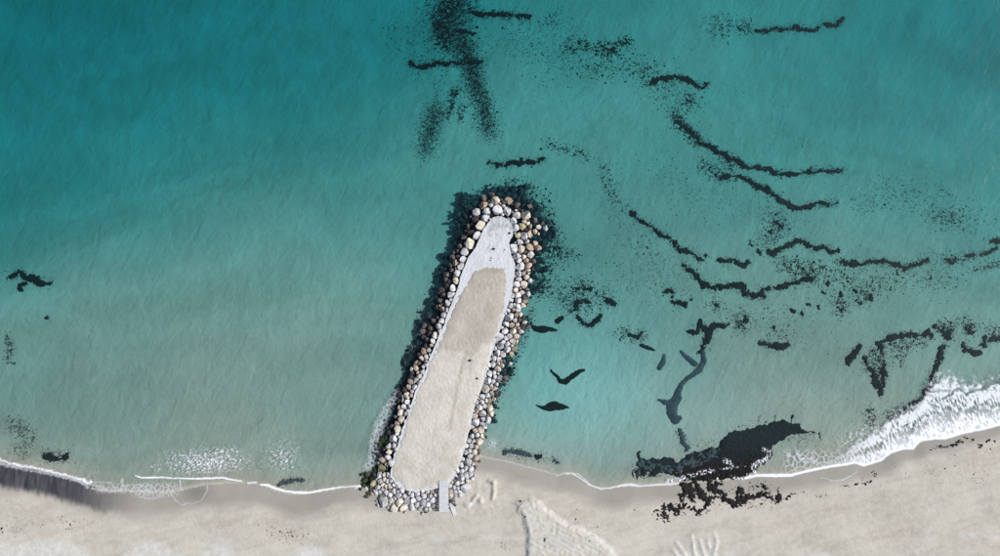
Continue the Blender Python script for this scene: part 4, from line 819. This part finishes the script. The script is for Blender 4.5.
# small dark things lying on the groyne top
def lump_mesh(r, h, seed):
    rs = np.random.default_rng(seed); n = 9; P = []
    for k, z in ((1.0, 0.0), (0.9, 0.5), (0.5, 0.9)):
        th = np.linspace(0, 2 * math.pi, n, endpoint=False)
        q = r * k * rs.uniform(0.75, 1.2, n); P.append(np.stack([np.cos(th) * q, np.sin(th) * q * 0.8, np.full(n, z * h)], 1))
    P = np.concatenate(P + [np.array([[0, 0, h]])]); F = []
    for k in range(2):
        for j in range(n):
            a = k * n + j; b = k * n + (j + 1) % n; F += [(a, b, b + n), (a, b + n, a + n)]
    for j in range(n): F.append((2 * n + j, 2 * n + (j + 1) % n, 3 * n))
    return fast_mesh('stone', P, np.array(F))
for i, (x, y, r, h, lab) in enumerate([(493.8,249,.27,.4,'dark stone standing on the grey concrete near the groyne tip'),(491.3,258,.16,.22,'upper one of two tiny reddish stones on the groyne concrete'),(490.4,260.3,.14,.18,'lower one of two tiny reddish stones on the groyne concrete'),
      (469.8,360.5,.33,.3,'lone black stone on the pale groyne sand'),(477,378.5,.28,.16,'small grey stone in a scuffed spot near the right edge of the groyne sand'),(504.5,249.5,.14,.12,'tiny dark pebble right of the standing stone on the concrete'),(509.3,233.2,.3,.15,'dark blot of a stone at the right edge of the groyne tip')]):
    z = ZT + (0.12 if y > 268 else 0.0) - 0.02; X, Y = W2(x, y, z)
    o = link('stone', lump_mesh(r, h, 40 + i), M['stone']); o.location = (float(X), float(Y), z); tag(o, lab, 'stone', 'small stones lying on top of the groyne')

# ------------------------------------------------------------------ foam
def foam(name, label, box, fn, res=0.5):
    """fn(px,py)->cover 0..1 on a grid of `res` photo pixels; thin sheet of foam lying on water or wet sand"""
    X = np.arange(box[0], box[2], res); Y = np.arange(box[1], box[3], res)
    xx, yy = np.meshgrid(X, Y); c = np.clip(fn(xx, yy), 0, 1)
    f = c.ravel(); Fc = grid_faces(len(X), len(Y)); keep = (f[Fc] > 0.03).any(1); Fc = Fc[keep][:, ::-1]
    V = np.stack([xx.ravel(), yy.ravel(), f], 1); V, Fc, _ = compact(V, Fc); f = V[:, 2].copy()
    g = ground(V[:, 0], V[:, 1]); zz = np.maximum(g, 0.0) + 0.07 + 0.05 * f
    wx, wy = W2(V[:, 0], V[:, 1], 0.0); V = np.stack([wx, wy, zz], 1)
    me = fast_mesh(name, V, Fc, True); attr(me, 'cover', f)
    o = link(name, me, M['foam']); tag(o, label, kind='stuff'); return o
def line(x, y, pts, s=1.0, wob=0.8, seed=0):
    wx = x + wob * fbm(x / 4, y / 4, 3, seed); wy = y + wob * fbm(x / 4, y / 4, 3, seed + 5)
    d, w = seg_dist(wx, wy, pts); return sstep(s, -s * 0.4, d - w)
def lace(x, y, sc, thr, seed=0, st=1.0):
    u = x + 2.0 * fbm(x / 6, y / 6, 3, seed); v = (y + 2.0 * fbm(x / 6, y / 6, 3, seed + 3)) / st
    f1, f2 = worley(u / sc, v / sc, seed + 6); return sstep(thr, thr * 0.3, f2 - f1)
def f_leftline(x, y):
    a = line(x, y, [(-30,453,.8),(0,459.5,.9),(10,463,.5),(20,465,.9),(32,467,.7),(48,470.5,.9),(62,474,.6),(76,477.5,.8),(84,480,1.2),(88,483,1.6),(91,481.5,1)], 1.1, 1.6, 1)
    b = line(x, y, [(-30,458,.5),(0,464,.8),(25,469,.7),(50,474,.6),(80,481,.8),(88,487,1.2)], 1.2, 1.6, 7) * 0.55
    n = 0.55 + 0.6 * fbm(x / 2.2, y / 2.2, 3, 12)
    c = line(x, y, [(92,488,.6),(105,490.5,.8),(118,491,.5),(123,486,.6),(122,480,1)], 1.0, 1.5, 15) * 0.7
    d = line(x, y, [(92,482,.2),(112,482.5,.5)], .8, .8, 16) * 0.6
    e = 0.35 * lace(x, y, 4, .35, 19) * sstep(92, 100, x) * sstep(160, 140, x) * sstep(482, 486, y) * sstep(494, 491, y)
    return np.maximum.reduce([a * np.clip(n + .18, 0, 1), b * n, c * n, d * n, e])
foam('foam_line', 'white foam line of the small wave breaking at the lower left', (-20, 448, 165, 500), f_leftline)
def f_mid(x, y):
    big = np.exp(-(((x - 206) / 50) ** 2 + ((y - 462) / 15) ** 2) ** 1.3)
    big = np.maximum(big, 0.9 * np.exp(-(((x - 222) / 22) ** 2 + ((y - 451) / 6) ** 2)))
    big = np.maximum(big, 0.75 * np.exp(-(((x - 155) / 10) ** 2 + ((y - 468) / 5) ** 2)))
    big = np.maximum(big, 0.8 * np.exp(-(((x - 284) / 22) ** 2 + ((y - 457) / 19) ** 2) ** 1.2))
    big = np.maximum(big, 0.47 * np.exp(-(((x - 225) / 85) ** 2 + ((y - 465) / 12) ** 2)))
    big = np.maximum(big, 0.22 * np.exp(-(((x - 225) / 20) ** 2 + ((y - 432) / 7) ** 2)))
    n = fbm((x + .3 * y) / 2.6, y / 1.9, 4, 23, 0.65)
    a = sstep(0.02, 0.34, n - 0.44 + big * 0.58) * 0.85 * np.clip(0.75 + 0.9 * fbm(x / 9, y / 3.5, 3, 24), 0.15, 1) + 0.22 * big * sstep(-.1, .5, fbm(x / 7, y / 1.6, 4, 25))
    l1 = line(x, y, [(135,475.3,.1),(142,477.5,.5),(160,477,.4),(175,478,.2),(197,478.5,.5),(222,477.5,.6),(233,479.5,.5),(242,481,.2)], .9, .7, 26)
    l2 = line(x, y, [(248,483,.4),(256,482,.5)], .9, .6, 27) * .8
    l3 = line(x, y, [(261,484.5,.6),(268,485,.9),(276,488.5,.9),(286,491,.6),(296,492.2,.8),(308,492.5,.7),(322,490,.5),(336,487.5,.4),(350,486,.1),(362,485.5,.5)], 1.1, .8, 28)
    sw = line(x, y, [(140,496,.3),(146,498,.4),(153,498.5,.4),(160,496,.3),(168,491,.3),(171,492.5,.2),(176,500,.3),(183,504.5,.4),(188,502,.4),(193,503,.2),(202,500,.2),(207,492,.3),(208,484,.3)], .8, 1.2, 29) * .30 * (1 + .5 * fbm(x / 4, y / 4, 3, 92))
    sw2 = line(x, y, [(180,480,.3),(181,490,.3)], .8, .8, 30) * .5
    sw3 = 0.35 * lace(x, y, 4.5, .3, 31) * sstep(130, 140, x) * sstep(185, 172, x) * sstep(481, 485, y) * sstep(499, 494, y)
    return np.maximum.reduce([a, l1, l2, l3, sw, sw2, sw3])
foam('wave_foam', 'speckled white foam and wave edge on the left beach between seaweed and groyne', (125, 420, 370, 510), f_mid)
def f_groyne(x, y):
    m = line(x, y, [(398,393,1.5),(388,408,3),(380,425,4),(375,440,4),(374,455,3.5),(368,468,3)], 4, 1.5, 33)
    n = sstep(0.05, 0.5, fbm(x / 2.2, y / 2.8, 4, 34, .6) + 0.15)
    r = np.exp(-(((x - 492) / 5) ** 2 + ((y - 444) / 5) ** 2)) * lace(x, y, 3, .4, 38)
    t_ = line(x, y, [(355,488,.2),(363,485,.6),(368,489,.3)], .9, 1, 39) * .8
    return np.maximum.reduce([0.34 * m * lace(x, y, 4.2, .3, 35), 0.40 * m * n, 0.4 * r, t_])
foam('groyne_foam', 'thin lace of foam washing along the left flank of the groyne root', (350, 380, 505, 495), f_groyne)
def f_right(x, y):
    d, _ = seg_dist(x, y, COAST); sea = ~inside(x, y, LANDPOLY)
    back = np.interp(x, [790, 820, 845, 862, 880, 890, 905, 922, 928, 935, 945, 953, 962, 975, 985, 1000, 1040], [472, 465, 452, 436, 428, 415, 408, 399, 386, 376, 372, 375, 380, 382, 381, 376, 362])
    coast = np.interp(x, [p[0] for p in COAST[10:-2]], [p[1] for p in COAST[10:-2]])
    t = np.clip((y - back) / np.maximum(coast - back, 1), -1, 2)          # 0 at the back, 1 at the beach
    ang = 0.42; u = x * math.cos(ang) - y * math.sin(ang); v = x * math.sin(ang) + y * math.cos(ang)
    n = fbm(u / 1.8, v / 6.0, 4, 51, 0.62); n2 = fbm(x / 9, y / 9, 3, 52)
    cover = sstep(-0.08, 0.25, t + 0.12 * n2 + 0.30 * fbm(x / 4, y / 4, 3, 95)) * sea
    edge = sstep(800, 880, x)
    dens = 0.32 + 0.25 * sstep(0.55, 1.0, t) + 0.35 * np.exp(-((t - .22) / .2) ** 2) + 0.22 * n2
    a = sstep(-0.28, 0.12, n + dens - 0.46 + 0.25 * fbm(x / 14, y / 10, 3, 96)) * cover * edge * (0.80 + 0.2 * sstep(.3, 1, t))
    a = np.maximum(a, 0.55 * sstep(0.45, 0.9, t) * cover * edge * sea)
    hole = line(x, y, [(942,399,.8),(952,393,1.2),(958,388,.8),(966,394,1.2),(975,390,1),(985,389,1),(990,383,2),(997,381,2.2),(1004,379,2)], 1.2, 2, 53)
    hole = np.maximum(hole, 0.8 * line(x, y, [(930,392,1),(940,390,.8),(950,391,.7)], 1, 2, 54))
    a = a * (1 - 0.85 * hole)
    run = line(x, y, [p + (0.9,) for p in COAST if 740 < p[0] < 1010], 1.3, 0.6, 55) * 0.95
    fr = line(x, y, [(797,452,1.5),(800,458,2),(812,458,1),(815,463,1.5)], 2, 2, 56) * sstep(-.1, .3, fbm(x / 2.5, y / 2.5, 4, 57) + .05) * 0.55
    fr2 = 0.5 * sstep(825, 850, x) * sstep(905, 860, x) * np.exp(-((y - np.interp(x, [820, 850, 870], [455, 438, 430])) / 9) ** 2) * sstep(.0, .45, fbm(x / 3, y / 3, 4, 58)) * sea
    wisp = 0.38 * lace(x, y, 6, .22, 59) * sstep(778, 790, x) * sstep(880, 850, x) * sstep(446, 456, y) * sea
    return np.maximum.reduce([a, run, fr, fr2, wisp])
foam('surf', 'broad white surf breaking on the right part of the beach', (740, 355, 1030, 485), f_right)
def f_bank(x, y):
    l = line(x, y, [(668,481,1.2),(680,479,1.5),(690,476,1.5),(697,474,1),(704,472,1.5),(712,471.5,1.5),(716,477,1.2)], 2.4, 2.5, 61)
    l = np.maximum(l, line(x, y, [(725,460,1.5),(730,463,1.2),(733,468,.8)], 1.8, 2.5, 62))
    l = np.maximum(l, line(x, y, [(763,449,1),(769,451,1),(768,457,1),(762,461,1.5),(755,464,2),(752,469,1.5),(757,474,1)], 2.0, 2, 63))
    l = np.maximum(l, 0.8 * line(x, y, [(720,469,.3),(745,466,.3)], 1, 1.5, 64))
    l = np.maximum(l, line(x, y, [(733,475,1),(742,478,1.5),(750,474,1.5)], 2, 2.5, 65))
    n = sstep(-.05, .22, fbm(x / 1.9, y / 1.9, 4, 66, .65) + .02)
    s = line(x, y, [(566,473.5,.3),(572,473,.4),(580,478,.3),(590,485,.4),(600,488.5,.5),(608,488,.5),(616,486.5,.5),(622,485,1),(630,484.5,1.2),(640,486,.5),(655,484.5,.6),(670,484,.6),(678,483,.5)], .9, .6, 67) * 0.7
    s1 = line(x, y, [(556,475.5,.2),(566,472.5,.3),(578,474,.3),(588,482,.2)], .8, .6, 68) * 0.5
    s2 = line(x, y, [(757,475.5,.5),(775,476,.5),(792,475.5,.5)], .9, .5, 69) * .9
    sw = line(x, y, [(820,477,.1),(832,480,.2),(842,479,.4),(850,475,.3),(856,471,.1)], .8, 1, 70) * .4
    rt = 0.3 * line(x, y, [(474,455,.1),(490,458,.3),(505,461,.2),(520,465,.3),(540,470,.2),(557,475,.2)], .8, .6, 97)
    return np.maximum.reduce([l * n, s, s1, s2, sw, rt])
foam('swash_foam', 'frayed foam threads over the dark bank and along the swash edge', (478, 440, 862, 495), f_bank, 0.42)
